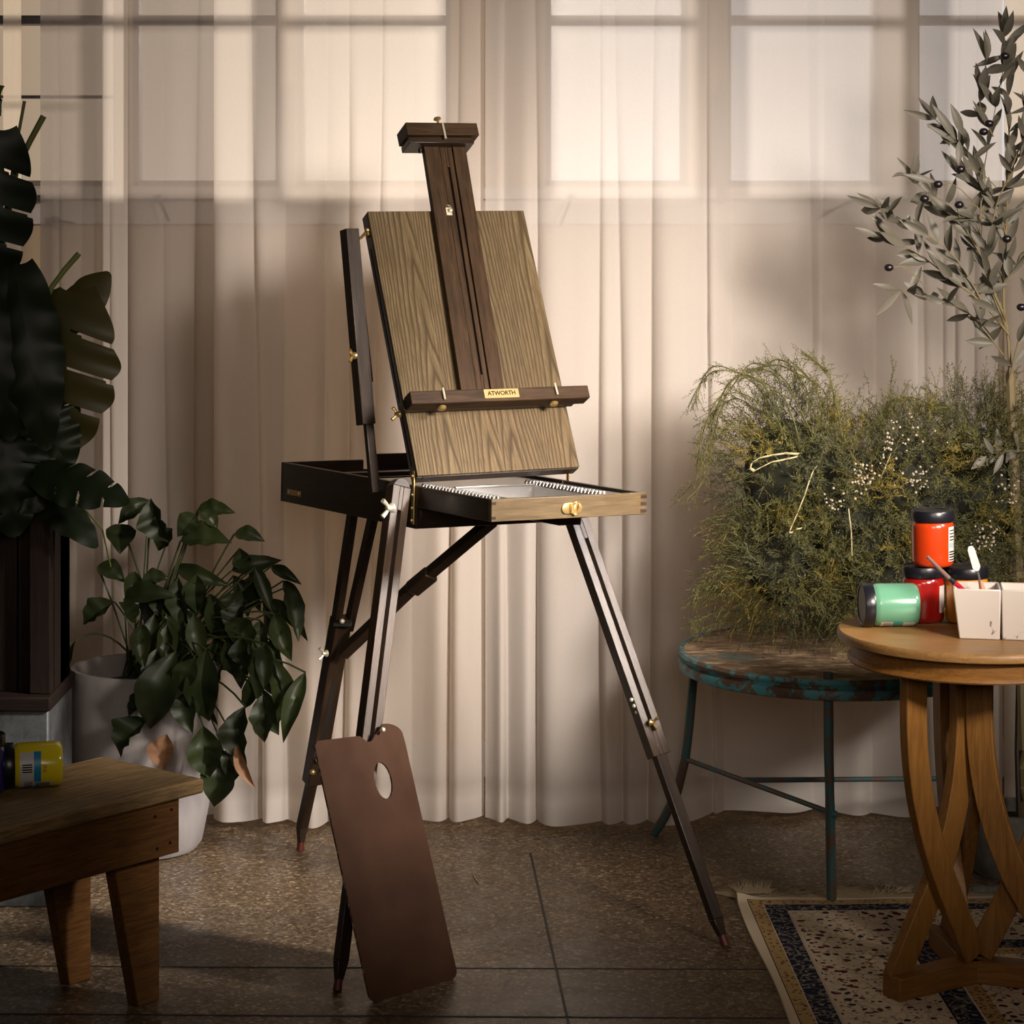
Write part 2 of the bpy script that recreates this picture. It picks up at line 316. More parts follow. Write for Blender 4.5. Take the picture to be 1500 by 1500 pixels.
def obj(name, g, mats, parent=None, mtx=None, bevel=0, smooth=40, sub=0, solid=0, label=None, cat=None, group=None, kind=None):
    me = bpy.data.meshes.new(name); me.from_pydata(g.v, [], g.f)
    for k in (mats if isinstance(mats, (list, tuple)) else [mats]): me.materials.append(M[k])
    if any(g.mi): me.polygons.foreach_set('material_index', g.mi)
    if smooth:
        me.shade_smooth()
        if smooth < 180: me.set_sharp_from_angle(angle=math.radians(smooth))
    me.update()
    o = bpy.data.objects.new(name, me); C.objects.link(o); place(o, parent, mtx or Matrix())
    if solid: k = o.modifiers.new('solid', 'SOLIDIFY'); k.thickness = solid; k.offset = 0
    if bevel: k = o.modifiers.new('bevel', 'BEVEL'); k.width = bevel; k.segments = 2; k.limit_method = 'ANGLE'; k.angle_limit = math.radians(50)
    if sub: k = o.modifiers.new('sub', 'SUBSURF'); k.levels = k.render_levels = sub
    tag(o, label, cat, group, kind); return o
def place(o, parent, mtx):
    PW[o.name] = mtx.copy()
    if parent: o.parent = parent; o.matrix_parent_inverse = PW[parent.name].inverted()
    o.matrix_basis = mtx
def tag(o, label=None, cat=None, group=None, kind=None):
    for k, v in (('label', label), ('category', cat), ('group', group), ('kind', kind)):
        if v: o[k] = v
def thing(name, loc, label, cat, group=None, mtx=None):
    o = bpy.data.objects.new(name, None); C.objects.link(o); o.empty_display_size = .05; place(o, None, mtx or Matrix.Translation(V(loc))); tag(o, label, cat, group); return o
def frame(p0, p1, face):
    """local X along p0->p1, local -Y towards `face`, origin p0"""
    p0, p1 = V(p0), V(p1); x = (p1-p0).normalized(); y = -(V(face)-x*V(face).dot(x)).normalized(); z = x.cross(y)
    return Matrix.Translation(p0) @ Matrix((x, y, z)).transposed().to_4x4()
def board(name, p0, p1, w, t, face, m, parent, bevel=.0015, taper=1, e0=0, **kw):
    """board with width w (local z), depth t (local y); tapers towards p1"""
    L = (V(p1)-V(p0)).length; g = G(); a = w/2; b = a*taper; ta, tb = t/2, t/2*(taper if taper < 1 else 1)
    g.add([(-e0,-ta,-a),(L,-tb,-b),(L,tb,-b),(-e0,ta,-a),(-e0,-ta,a),(L,-tb,b),(L,tb,b),(-e0,ta,a)], [(0,3,2,1),(4,5,6,7),(0,1,5,4),(1,2,6,5),(2,3,7,6),(3,0,4,7)])
    return obj(name, g, m, parent, frame(p0, p1, face), bevel, **kw)
def rot(a, b, c): return Matrix.Rotation(a, 3, 'Z') @ Matrix.Rotation(b, 3, 'X') @ Matrix.Rotation(c, 3, 'Y')
def xf(loc, R3): return Matrix.Translation(V(loc)) @ R3.to_4x4()

# ------------------------------------------------------------------ setting
WY = 6.15
g = G().box((-3.6,-1.0,-.05), (3.6,WY+.3,0)); fl = obj('floor', g, 'floor', smooth=0, kind='structure')
def seam(a, b, w):
    a, b = V(a), V(b); d = (b-a).normalized(); s = V((-d.y, d.x, 0))*w/2
    g = G(); z = V((0,0,.0012)); g.add([a-s, b-s, b+s, a+s, a-s+z, b-s+z, b+s+z, a+s+z], [(0,3,2,1),(4,5,6,7),(0,1,5,4),(1,2,6,5),(2,3,7,6),(3,0,4,7)])
    return g
k = 0
A, B = PF(777,1250), PF(833,1500); dirn = (B-A).normalized()
for a, b, w in [(A+dirn*.0, B+dirn*1.2, .005), (PF(-300,1414), PF(1900,1424), .0025), (PF(-300,1484), PF(1900,1496), .005)]:
    k += 1; obj('trim_%d' % k, seam(a, b, w), 'seam', smooth=0, kind='structure')
# back wall with window openings
zs = HC+(HOR-272)*WY/F
WX = [(-150,168),(190,408),(434,660),(800,1008),(1066,1292),(1345,1600)]
zt = 3.0
g = G(); W3 = lambda px: (px-750)*WY/F
g.box((-3.6,WY,0), (3.6,WY+.2,zs)); g.box((-3.6,WY,zt), (3.6,WY+.2,3.4))
xs = [-3.6]+[v for a, b in WX for v in (W3(a), W3(b))]+[3.6]
for i in range(0, len(xs), 2): g.box((xs[i],WY,zs), (xs[i+1],WY+.2,zt))
obj('wall_back', g, 'wall', smooth=0, kind='structure')
for i, (a, b) in enumerate(WX):
    x0, x1 = W3(a), W3(b); w = obj('window_%d' % (i+1), G().box((x0,WY+.10,zs), (x1,WY+.104,zt)), 'glass', smooth=0, kind='structure')
    g = G(); t = .014
    g.box((x0,WY+.06,zs), (x0+t,WY+.12,zt)); g.box((x1-t,WY+.06,zs), (x1,WY+.12,zt)); g.box((x0,WY+.06,zs), (x1,WY+.12,zs+t)); g.box((x0,WY+.06,zt-t), (x1,WY+.12,zt))
    obj('window_frame', g, 'window_frame', w, bevel=.002)
    zb = HC+(HOR-27)*WY/F; g = G().box((x0,WY+.05,zb-.010), (x1,WY+.12,zb+.012))
    if i == 0: zb2 = HC+(HOR-140)*WY/F; g.box((x0,WY+.07,zb2-.004), (x1,WY+.1,zb2+.004))
    obj('glazing_bar', g, 'dark_bar' if i < 3 else 'window_frame', w)
# outer sill board and moulding under the windows
obj('trim_5', G().box((-3.6,WY-.035,zs-.035), (3.6,WY,zs-.004)).box((-3.6,WY-.012,zs-.10), (3.6,WY,zs-.035)), 'wall_trim', bevel=.003, kind='structure')
obj('baseboard_back', G().box((-3.6,WY-.015,0), (3.6,WY,.09)), 'wall_trim', bevel=.003, kind='structure')
obj('wall_left', G().box((-3.7,-1.0,0), (-3.6,WY+.2,3.4)), 'room', smooth=0, kind='structure')
obj('wall_right', G().box((3.6,-1.0,0), (3.7,WY+.2,3.4)), 'room', smooth=0, kind='structure')
obj('ceiling', G().box((-3.7,-1.0,3.4), (3.7,WY+.3,3.5)), 'room', smooth=0, kind='structure')
# casement stays on the windows
for px, py, dx, dy in ((80,322,28,5),(232,290,16,34),(838,288,-18,44),(1250,292,-52,27),(60,290,-22,10)):
    g = G().tube([P(px,py,WY-.05), P(px+dx,py+dy,WY-.06)], .004, 6).box(P(px,py,WY-.04)-V((.008,.005,.008)), P(px,py,WY-.04)+V((.008,.04,.008)))
    o = obj('window_stay', g, 'dark_bar')
    tag(o, {80:'slanted dark metal stay seen through the far left sheer curtain', 232:'dark metal casement stay slanting down behind the bright left curtain strip', 838:'small window stay behind the curtain just right of the easel board', 1250:'long thin window stay slanting left behind the curtain beside the olive tree', 60:'dark metal stay in the open gap by the monstera leaves'}[px], 'window stay', 'window stays')
for px in (420, 1056):
    g = G().box(P(px-9 if px < 500 else px-6,296,WY-.03)-V((0,.012,0)), P(px+9 if px < 500 else px+6,128,WY-.03)+V((0,.02,0)))
    tag(obj('window_bolt', g, 'dark_bar' if px < 500 else 'window_frame', bevel=.002), 'tall grey bolt bar behind the curtain, left of the easel' if px < 500 else 'tall grey bolt bar behind the curtain between the two bright right windows', 'window bolt')

# ------------------------------------------------------------------ curtains
def curtain(folds, Y, amp, label, m='sheer', seed=0, back=None, z0=.014):
    """cloth hanging in folds; folds lists where (pixel columns at depth Y) the valleys between the folds fall"""
    rr = random.Random(seed); bxs = [(p-750)*Y/F for p in folds]; x0, x1 = bxs[0], bxs[-1]; n = max(40, int((x1-x0)/.0022)); nz = 40; zt = 2.55; g = G(); hem = []
    A_ = [amp*rr.uniform(.45,1.2) for _ in bxs]; K_ = [rr.choice((.55,.7,1.0,1.5,1.9)) for _ in bxs]; W_ = [rr.uniform(-.012,.012) for _ in bxs]; H_ = [rr.uniform(0,6.28) for _ in bxs]; B_ = [rr.uniform(-.5,.9) for _ in bxs]
    def off(x, z):
        bs = [b+(W_[i]*(1.5-z)+.004*math.sin(2.6*z+H_[i]) if 0 < i < len(bxs)-1 else 0) for i, b in enumerate(bxs)]
        i = 0
        while i < len(bs)-2 and x > bs[i+1]: i += 1
        t = min(1, max(0, (x-bs[i])/(bs[i+1]-bs[i]))); w = bs[i+1]-bs[i]
        a = min(A_[i], w*.6)*max(.18, 1.25-.62*z+.25*B_[i]*math.sin(1.9*z+H_[i]))
        s = a*math.sin(PI*t**K_[i])+.05*a*math.sin(PI*t*3)
        s += .012*math.sin(x*5.1+seed)+.0015*math.sin(x*43+H_[0])*math.sin(z*2+H_[1])
        if back: s -= back[2]*math.exp(-((x-(back[0]-750)*Y/F)/(back[1]*Y/F))**4)
        return s
    for j in range(nz+1):
        z = z0+(zt-z0)*(j/nz)**1.3
        for i in range(n+1):
            x = x0+(x1-x0)*i/n
            g.v.append((x, Y-off(x, z), z+(.006*math.sin(9*x+H_[0]) if j == 0 else 0))); hem.append(1.0 if z < .090 else 0.0)
    for j in range(nz):
        for i in range(n): a = j*(n+1)+i; g.f.append((a, a+1, a+n+2, a+n+1)); g.mi.append(0)
    o = obj('sheer_curtain', g, m, smooth=180); tag(o, label, 'curtain', 'sheer voile curtains')
    at = o.data.attributes.new('hem', 'FLOAT', 'POINT'); at.data.foreach_set('value', hem)
    return o
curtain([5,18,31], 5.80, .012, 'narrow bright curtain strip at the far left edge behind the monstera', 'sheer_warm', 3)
curtain([58,84,118,152], 5.72, .018, 'left sheer curtain panel, coloured dark for shade, between the open gap and the sunlit strip', 'sheer_shaded', 5)
curtain([150,160,187], 5.68, .012, 'narrow strip of curtain coloured as sunlit between two shaded panels', 'sheer_sunlit', 8)
curtain([186,240,288,318], 5.73, .024, 'sheer curtain panel coloured dark for shade behind the peace lily', 'sheer_shaded', 15)
curtain([314,375,418,478,512,556,604,668,709], 5.67, .050, 'middle sheer curtain panel directly behind the easel, left of the slit', 'sheer_sunlit', 11)
curtain([711,740,785,878,905,958,1040,1075,1192,1210,1290,1350], 5.67, .055, 'widest sheer curtain panel, from the slit to the olive tree', 'sheer', 21, (1225,190,.075))
curtain([1338,1352,1385,1404,1430,1469], 5.76, .030, 'sheer curtain panel behind the olive tree branches', 'sheer', 31)
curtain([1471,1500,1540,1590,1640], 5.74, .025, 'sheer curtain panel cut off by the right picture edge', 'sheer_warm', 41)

# ------------------------------------------------------------------ easel
EA = thing('french_easel', (-.05, 4.95, 0), 'dark walnut French box easel with oak board and open drawer, on three legs', 'easel')
MB = xf((-.1935,4.8429,.8999), rot(.5686,-.0091,.0284)); Wd, D, dd, h, hd = .367, .60, .287, .087, .0436
ML = xf((0,0,0), rot(.5686-.1321,-.0091-.4553,.0284-.0329)); 
lo = V((-.1935,4.8429,.8999)) + rot(.5686,-.0091,.0284) @ V((-.0041,-.0109,.0197)); ML = Matrix.Translation(lo) @ ML
bx = lambda *p: MB @ V(p)
def on(M4, px, py, yo=0):
    """point of the plane local y = yo seen at this pixel, in local coordinates"""
    r = V(((px-750)/F, 1, -(py-HOR)/F)); o = V((0,0,HC)); n = M4.to_3x3() @ V((0,1,0)); p0 = M4 @ V((0,yo,0))
    return M4.inverted() @ (o+r*((p0-o).dot(n)/r.dot(n)))
face = -(MB.to_3x3() @ V((0,1,0)))
# body
wt = .011; W2 = Matrix.Rotation(PI/2, 4, 'Z')
def bbox(name, a, b, m='walnut', axis='x', parent=EA, bev=.0012, F4=None, label=None, **kw):
    """box in box-frame coordinates; grain along `axis`"""
    F4 = F4 or MB; c = V([(a[i]+b[i])/2 for i in range(3)]); e = V([abs(b[i]-a[i])/2 for i in range(3)])
    Rm = {'x': Matrix(), 'y': Matrix.Rotation(PI/2, 4, 'Z'), 'z': Matrix.Rotation(PI/2, 4, 'Y')}[axis]
    e2 = {'x': e, 'y': V((e.y,e.x,e.z)), 'z': V((e.z,e.y,e.x))}[axis]
    return obj(name, G().box(-e2, e2), m, parent, F4 @ Matrix.Translation(c) @ Rm, bev, label=label, **kw)
body = bbox('box_body', (0,0,-h), (wt,D,0), axis='y', label='dark walnut box side, left')
def sub(*a, **k): return bbox('box_wall', *a, parent=body, **k)
sub((Wd-wt,0,-h), (Wd,D,0), axis='y'); sub((0,D-wt,-h), (.205,D,0)); sub((.205,D-wt,-h), (.235,D,-.022)); sub((.235,D-wt,-h), (Wd,D,.012))
sub((wt,0,-h), (Wd-wt,wt,-hd-.004)); bbox('box_floor', (wt,wt,-h), (Wd-wt,D-wt,-h+.006), axis='y')
bbox('box_partition', (wt,.30,-h), (Wd-wt,.306,-.01)); bbox('box_partition', (wt,.42,-h), (Wd-wt,.45,-.012))
# drawer
dr = bbox('drawer', (0,-dd+.012,-hd), (.010,0,-.0005), axis='y')
for a, b, ax in (((Wd-.010,-dd+.012,-hd), (Wd,0,-.0005), 'y'), ((.010,-dd+.012,-hd), (Wd-.010,.25,-hd+.004), 'y')): bbox('drawer_wall', a, b, axis=ax, parent=dr)
df = bbox('drawer_front', (0,-dd,-hd), (Wd,-dd+.012,0), 'oak_front', parent=dr, label='lighter oak drawer front with finger joints')
for zz0 in (-.008,-.022,-.036): bbox('finger_joint', (Wd-.014,-dd-.0004,zz0-.0035), (Wd+.0004,-dd+.004,zz0+.0035), 'walnut', parent=df, bev=.0003)
for zz0 in (-.008,-.036): bbox('finger_joint', (-.0004,-dd-.0004,zz0-.003), (.010,-dd+.004,zz0+.003), 'walnut', parent=df, bev=.0003)
# turn latch
g = G(); c = on(MB, 837, 744.5, -dd)
for dx in (-.0135, .0135): g.lathe([(0,.0),(.0105,.0),(.0105,.003),(.0095,.0035),(0,.0035)], 24, M4=Matrix.Translation((c.x+dx,-dd,c.z)) @ Matrix.Rotation(PI/2,4,'X'))
g.box((c.x-.0135,-dd-.003,c.z-.0105), (c.x+.0135,-dd,c.z+.0105))
la = obj('turn_latch', g, 'brass', EA, MB, .0006)
g = G().tube([(c.x+.006+.009*math.cos(w)*.8, -dd-.006-.002*math.sin(w), c.z+.0125*math.sin(w)) for w in [i*2*PI/20 for i in range(21)]], .0019, 6)
g.box((c.x-.005,-dd-.009,c.z-.009), (c.x-.001,-dd-.002,c.z+.009)); obj('latch_ring', g, 'brass', la, MB)
# tin liner with toothed holders
g = G(); zl = -.007
g.box((.012,-dd+.014,zl-.0015), (.085,.24,zl)); g.box((.275,-dd+.014,zl-.0015), (Wd-.012,.24,zl)); g.box((.085,-dd+.014,zl-.0015), (.275,-dd+.032,zl)); g.box((.085,-.012,zl-.0015), (.275,.24,zl))
g.box((.085,-dd+.032,-hd+.005), (.275,-.012,-hd+.007))
g.box((.084,-dd+.032,-hd+.006), (.0855,-.012,zl)); g.box((.2745,-dd+.032,-hd+.006), (.276,-.012,zl)); g.box((.085,-.0125,-hd+.006), (.275,-.011,zl)); g.box((.085,-dd+.0305,-hd+.006), (.275,-dd+.032,zl))
ln = obj('tin_liner', g, 'steel', dr, MB, .0008)
bbox('liner_rim', (.075,-dd+.016,zl), (.315,-dd+.024,zl+.006), 'steel', parent=ln, bev=.002)
bbox('liner_lip', (.083,-.016,zl), (.277,-.008,zl+.004), 'steel', parent=ln, bev=.001)
for x0 in (.030, .282):
    g = G()
    for i in range(44):
        y = -dd+.045+i*.0064
        for k in range(2):
            xo = x0+.010*k+(.001 if i % 2 else 0)
            g.tube([(xo,y,zl),(xo+.004,y+.001,zl+.006),(xo+.009,y+.002,zl+.001)], .0022, 6)
    obj('toothed_holder', g, 'steel', ln, MB)
# brass plate on the box side, stay at the corner
c = on(W2 and MB @ Matrix.Rotation(PI/2,4,'Z'), 431, 722, 0)
def side_pt(px, py):   # a point on the left side face (local x = 0)
    r = V(((px-750)/F, 1, -(py-HOR)/F)); o = V((0,0,HC)); n = MB.to_3x3() @ V((1,0,0)); p0 = MB @ V((0,0,0)); return MB.inverted() @ (o+r*((p0-o).dot(n)/r.dot(n)))
a = side_pt(421,719); b = side_pt(441,725); ym, zm = (a.y+b.y)/2, (a.z+b.z)/2
hp = bbox('hasp_plate', (-.0015,ym-.032,zm-.006), (0,ym+.032,zm+.006), 'brass', axis='y')
for s in (-1,1): obj('screw', G().ball((-.002,ym+s*.024,zm), .0028), 'brass', hp, MB)
g = G().box((-.004,.004,-.078), (-.001,.013,.030)); 
for z_ in (-.070,-.045,-.018,.020): g.ball((-.005,.0085,z_), .0032)
obj('corner_stay', g, 'brass', EA, MB, .0006)
g = G().box((Wd+.001,-.006,-.02), (Wd+.004,.004,.026)); obj('corner_stay', g, 'brass', EA, MB, .0006)
# lid: frame behind, oak panel in front
T = .036
lid = bbox('board_frame', (0,.006,0), (.014,T,D), axis='z', F4=ML)
for a, b, ax in (((Wd-.014,.006,0), (Wd,T,D), 'z'), ((.014,.006,D-.014), (Wd-.014,T,D), 'x'), ((.014,.006,0), (Wd-.014,T,.014), 'x')): bbox('frame_rail', a, b, axis=ax, parent=lid, F4=ML)
bbox('frame_groove', (-.0006,.018,.03), (.001,.023,D-.08), 'black_slot', axis='z', parent=lid, F4=ML, bev=0)
obj('oak_board', G().box((0,0,.002), (Wd,.006,D)), 'oak_panel', EA, ML, .0012, label='pale oak painting board with cathedral grain')
obj('board_back', G().box((.014,.028,.014), (Wd-.014,.031,D-.014)), 'walnut', lid, ML)
# top brass loop, side bracket
g = G(); a = on(ML, 551, 309, T*.6); zt_ = D; g.tube([(a.x-.001,.022,zt_),(a.x+.008,.05,zt_+.016),(a.x+.034,.05,zt_+.016),(a.x+.024,.022,zt_)], .0022, 6); g.box((a.x-.004,.016,zt_), (a.x+.03,.034,zt_+.002))
obj('top_loop', g, 'brass', EA, ML)
g = G().box((-.004,.012,D-.05), (0,.026,D-.036)); g.tube([(-.003,.012,D-.040),(-.012,.03,D-.047),(-.030,.045,D-.052)], .0035, 8); g.ball((-.004,.010,D-.04), .005)
obj('side_bracket', g, 'brass', EA, ML)
obj('side_bracket', G().box((Wd,.010,D-.03), (Wd+.004,.03,D-.016)).ball((Wd+.003,.02,D-.022), .004), 'brass', EA, ML)
# mast
ys = -.013
at_, ab = on(ML, 648, 204, ys), on(ML, 706, 574, ys); mdir = (ab-at_).normalized(); mx = at_.x; mx2 = ab.x
mf = Matrix.Translation(at_) @ Matrix.Rotation(-math.atan2(ab.x-at_.x, -(ab.z-at_.z)), 4, 'Y')   # local -z runs down the mast
MM = ML @ mf; Lm = (ab-at_).length+.012
def mbar(name, x0, x1, y0, y1, z0, z1, m='walnut_mast', parent=EA, bev=.0012): return bbox(name, (x0,y0,-z1), (x1,y1,-z0), m, 'z', parent, bev, MM)
mast = mbar('mast', -.049, -.013, -.006, .010, 0, Lm)
mbar('mast_rail', .019, .050, -.006, .010, 0, Lm, parent=mast); mbar('mast_web', -.012, .018, .004, .010, 0, Lm, 'walnut', parent=mast)
mbar('mast_slide', -.012, -.0005, -.004, .004, .02, Lm, parent=mast); mbar('mast_slide', .006, .0165, -.004, .004, .02, Lm, parent=mast)
mbar('mast_slide', -.0005, .006, -.004, .004, .02, .07, parent=mast); mbar('mast_slide', -.0005, .006, -.004, .004, Lm-.05, Lm, parent=mast)
mbar('mast_edge', -.055, -.049, .004, .016, .0, .03, 'walnut', parent=mast)
# slot knob
c = MM.inverted() @ (ML @ on(ML, 658, 307, ys-.01))
g = G().lathe([(0,-.004),(.007,-.004),(.0085,-.001),(.0085,.003)], 20, M4=Matrix.Translation((c.x,-.006,c.z+.004)) @ Matrix.Rotation(PI/2,4,'X'))
g.ball((c.x+.002,-.011,c.z-.003), .0055); g.box((c.x-.0065,-.008,c.z-.012), (c.x+.0065,-.005,c.z+.006)); obj('slide_knob', g, 'nickel', EA, MM)
# top clamp
tc = thing('x', (0,0,0), None, None); bpy.data.objects.remove(tc)
a, b = on(ML, 594, 179, -.045), on(ML, 698, 178, -.045); lowz = on(ML, 597, 197, -.045).z
cl = bbox('top_clamp', (a.x,-.045,lowz), (b.x,.012,a.z), 'walnut_mast', F4=ML)
bbox('clamp_jaw', (a.x+.004,-.038,lowz-.016), (b.x-.012,.012,lowz-.002), 'walnut', parent=cl, F4=ML); bbox('clamp_neck', (a.x+.008,-.03,lowz-.003), (b.x-.012,.008,lowz+.001), 'black_slot', parent=cl, F4=ML)
k1 = on(ML, 648, 180, -.048); k2 = on(ML, 653, 203, -.048)
obj('clamp_hook', G().tube([k1, k2], .0026, 8), 'nickel', EA, ML)
k1 = on(ML, 641, 176, 0); obj('clamp_screw', G().lathe([(0,.006),(.008,.005),(.009,.002),(.006,0),(.003,-.002),(.003,-.01)], 16, M4=Matrix.Translation(k1)), 'brass', EA, ML)
# tray (canvas rest)
yt = -.058; a, b = on(ML, 600, 573, yt), on(ML, 861, 564, yt); lz = on(ML, 600, 592, yt).z; zt0 = (a.z+b.z)/2
tilt = math.atan2(b.z-a.z, b.x-a.x); TM = ML @ Matrix.Translation((a.x,0,a.z)) @ Matrix.Rotation(-tilt,4,'Y'); Lt = (b-a).length; ht = a.z-lz
tray = bbox('canvas_rest', (0,yt,-ht), (Lt,-.022,0), 'walnut_mast', F4=TM, bev=.002)
bbox('rest_back', (-.004,-.022,-ht+.002), (Lt-.02,-.004,-.004), 'walnut', parent=tray, F4=TM)
for i, px, py in ((0,649,567),(1,813,560)):
    t_ = TM.inverted() @ (ML @ on(ML, px, py, yt-.004)); u_ = TM.inverted() @ (ML @ on(ML, px+(3 if i == 0 else 4), py+18, yt-.004)); s_ = TM.inverted() @ (ML @ on(ML, px-1, py+31, yt+.012))
    obj('rest_hook', G().tube([t_-V((.001,0,.002)), u_], .0024, 8), 'nickel', tray, TM)
    kn = G().lathe([(0,-.009),(.007,-.0085),(.0095,-.005),(.009,-.002),(.004,.001),(.0035,.008)], 20, M4=Matrix.Translation((s_.x,yt+.014,-ht-.001)))
    obj('rest_knob', kn, 'brass', tray, TM)
a_ = TM.inverted() @ (ML @ on(ML, 707.5, 570, yt)); b_ = TM.inverted() @ (ML @ on(ML, 758, 567.5, yt)); pw = b_.x-a_.x; ph_ = .0195
pl_ = bbox('brass_nameplate', (a_.x,yt-.0016,-ht*.5-ph_/2+.002), (b_.x,yt,-ht*.5+ph_/2+.002), 'plate', F4=TM, bev=.0004, label='small brass nameplate with engraved capitals')
cu = bpy.data.curves.new('plate_lettering', 'FONT'); cu.body = 'ATWORTH'; cu.size = .0128; cu.align_x = 'CENTER'; cu.align_y = 'CENTER'; cu.extrude = .0002; cu.offset = .00022; cu.space_character = .96; cu.materials.append(M['ink'])
tmp = bpy.data.objects.new('tmp', cu); me = bpy.data.meshes.new_from_object(tmp); bpy.data.objects.remove(tmp); to = bpy.data.objects.new('lettering', me); C.objects.link(to); place(to, pl_, TM @ Matrix.Translation(((a_.x+b_.x)/2,yt-.0019,-ht*.5+.002)) @ Matrix.Rotation(PI/2,4,'X'))
def wing(name, p, ax, s=1.0, m='brass', parent=EA):
    ax = V(ax).normalized(); z = ax; x = z.orthogonal().normalized(); x = V((0,0,1))-z*z.z; x = x.normalized() if x.length > .1 else z.orthogonal().normalized(); y = z.cross(x)
    F4 = Matrix.Translation(V(p)) @ Matrix((x, y, z)).transposed().to_4x4()
    g = G().lathe([(.007*s,0),(.007*s,.002*s),(.005*s,.004*s),(.004*s,.010*s),(0,.011*s)], 14)
    for k in (-1,1): g.tube([(0,0,.006*s),(k*.006*s,0,.011*s),(k*.011*s,0,.017*s)], [.002*s,.0028*s,.0035*s], 8)
    return obj(name, g, m, parent, F4)
wing('wing_nut', ML @ V((-.004,.02,.145)), ML.to_3x3() @ V((-1,-.2,0)), 1.1)
# side arm
lf = MB.to_3x3() @ V((-1,0,0))
p0, p1 = P(511.5,336,5.06), P(536,622,5.0)
arm = board('support_arm', p0, p1, .031, .030, face, 'walnut', EA)
board('arm_back_strip', P(521,368,5.085), P(541,560,5.04), .012, .016, face, 'walnut', arm); board('arm_rod', P(537,590,5.01), P(549,722,4.975), .019, .014, face, 'walnut', arm)
wing('wing_nut', P(519,521,5.0), lf+face*.6, 1.1)
# front legs
def front_leg(top, mid, foot, kn):
    L1 = (mid-top).length; fr = frame(top, mid, face+lf*.0); g = G(); w = .042; t = .027; r = .0165
    g.box((.0,-t/2,-w/2), (L1,t/2,-w/2+r)); g.box((0,-t/2,w/2-r), (L1,t/2,w/2)); g.box((0,-t/2,-w/2+r), (.05,t/2,w/2-r)); g.box((L1-.05,-t/2,-w/2+r), (L1,t/2,w/2-r)); g.box((.05,t/2-.010,-w/2+r), (L1-.05,t/2,w/2-r))
    o = obj('front_leg', g, 'leg_wood', EA, fr, .001)
    d = (foot-mid).normalized(); s = .09
    lw = board('leg_extension', mid-d*.02, foot-d*.055, .024, .02, face, 'walnut', o); board('leg_tip', foot-d*.055, foot-d*.02, .024, .02, face, 'walnut', o, taper=.6)
    obj('rubber_foot', G().tube([foot-d*.022, foot-V((0,0,-.001))], [.0075,.009], 12), 'rubber', o, None)
    return o, fr, L1
fl_top, fl_foot = P(584,714,4.835), PF(494,1452); lm_ = fl_top.lerp(fl_foot, .62)
o1, fr1, L1 = front_leg(fl_top, lm_, fl_foot, None)
g = G().prism([(-.021,0),(.021,0),(.012,.014),(0,.018),(-.012,.014)], -.0135, .0135); obj('leg_cap', g, 'walnut', o1, fr1 @ Matrix.Rotation(-PI/2,4,'Y') @ Matrix.Translation((0,0,0)), .001)
wing('wing_nut', P(575,744,4.80), lf+V((0,-.2,0)), 1.5, 'nickel')
obj('slot_screw', G().ball(P(561,1069,4.62), .005), 'nickel', EA)
fr_top, fr_foot = P(843,758,5.0), PF(1063,1386); rm = P(972,1112,4.87)
rm = fr_top.lerp(fr_foot, (1112-758)/(1386-758.)*1.01)
o2, fr2, L2 = front_leg(fr_top, rm, fr_foot, None)
wing('wing_nut', P(952,1058,4.85), -lf+V((0,-.9,0)), 1.0)
for yy in (1025,1034,1043): obj('leg_screw', G().ball(P(925+(yy-1025)*.45,yy,4.865), .0045), 'nickel', o2)
bbox('leg_mount', (.10,-.14,-h+.026), (.29,-.05,-hd), 'walnut', bev=.002); bbox('leg_mount', (.255,-.14,-h+.01), (.31,.10,-h+.03), 'walnut', bev=.002)
# rear leg
ft = PF(440,1246); blk = P(497,918,5.27)
b1 = P(522,700,5.15)
rl = board('rear_leg', P(500,905,5.27), P(458,1146,5.385), .040, .032, face, 'walnut', EA)
for a, b in ((P(520,728,5.14), P(491,922,5.27)), (P(553,728,5.17), P(510,922,5.29))): board('leg_rail', a, b, .017, .022, face, 'walnut', rl)
board('rear_leg_slot', P(500,905,5.27).lerp(P(458,1146,5.385),.38), P(500,905,5.27).lerp(P(458,1146,5.385),.78), .009, .0325, face, 'black_slot', rl, bevel=0)
board('leg_extension', P(460,1130,5.37), ft+V((.004,0,.055)), .022, .02, face, 'walnut', rl); board('leg_tip', ft+V((.004,0,.055)), ft+V((.001,0,.018)), .022, .02, face, 'walnut', rl, taper=.6)
obj('rubber_foot', G().tube([ft+V((.001,0,.02)), ft+V((0,0,.001))], [.0075,.009], 12), 'rubber', rl)
obj('steel_bracket', G().box((-.02,-.012,-.004), (.02,.012,.004)), 'black_slot', rl, Matrix.Translation(P(502,914,5.25)), .001)
wing('wing_nut', P(479,957,5.24), lf, 1.1, 'nickel'); obj('leg_screw', G().ball(P(501,910,5.235), .006), 'nickel', rl); obj('leg_screw', G().ball(P(466,1113,5.34), .006), 'nickel', rl); obj('leg_screw', G().ball(P(458,1131,5.34), .0065), 'brass', rl)
br = board('cross_brace', P(722,762,4.98), P(596,868,5.13), .022, .022, face, 'walnut', EA); board('brace_half', P(612,853,5.11), P(502,958,5.25), .024, .022, face, 'walnut', br)
board('brace_hinge', P(632,840,5.085), P(603,864,5.12), .034, .026, face, 'walnut', br, bevel=.004)

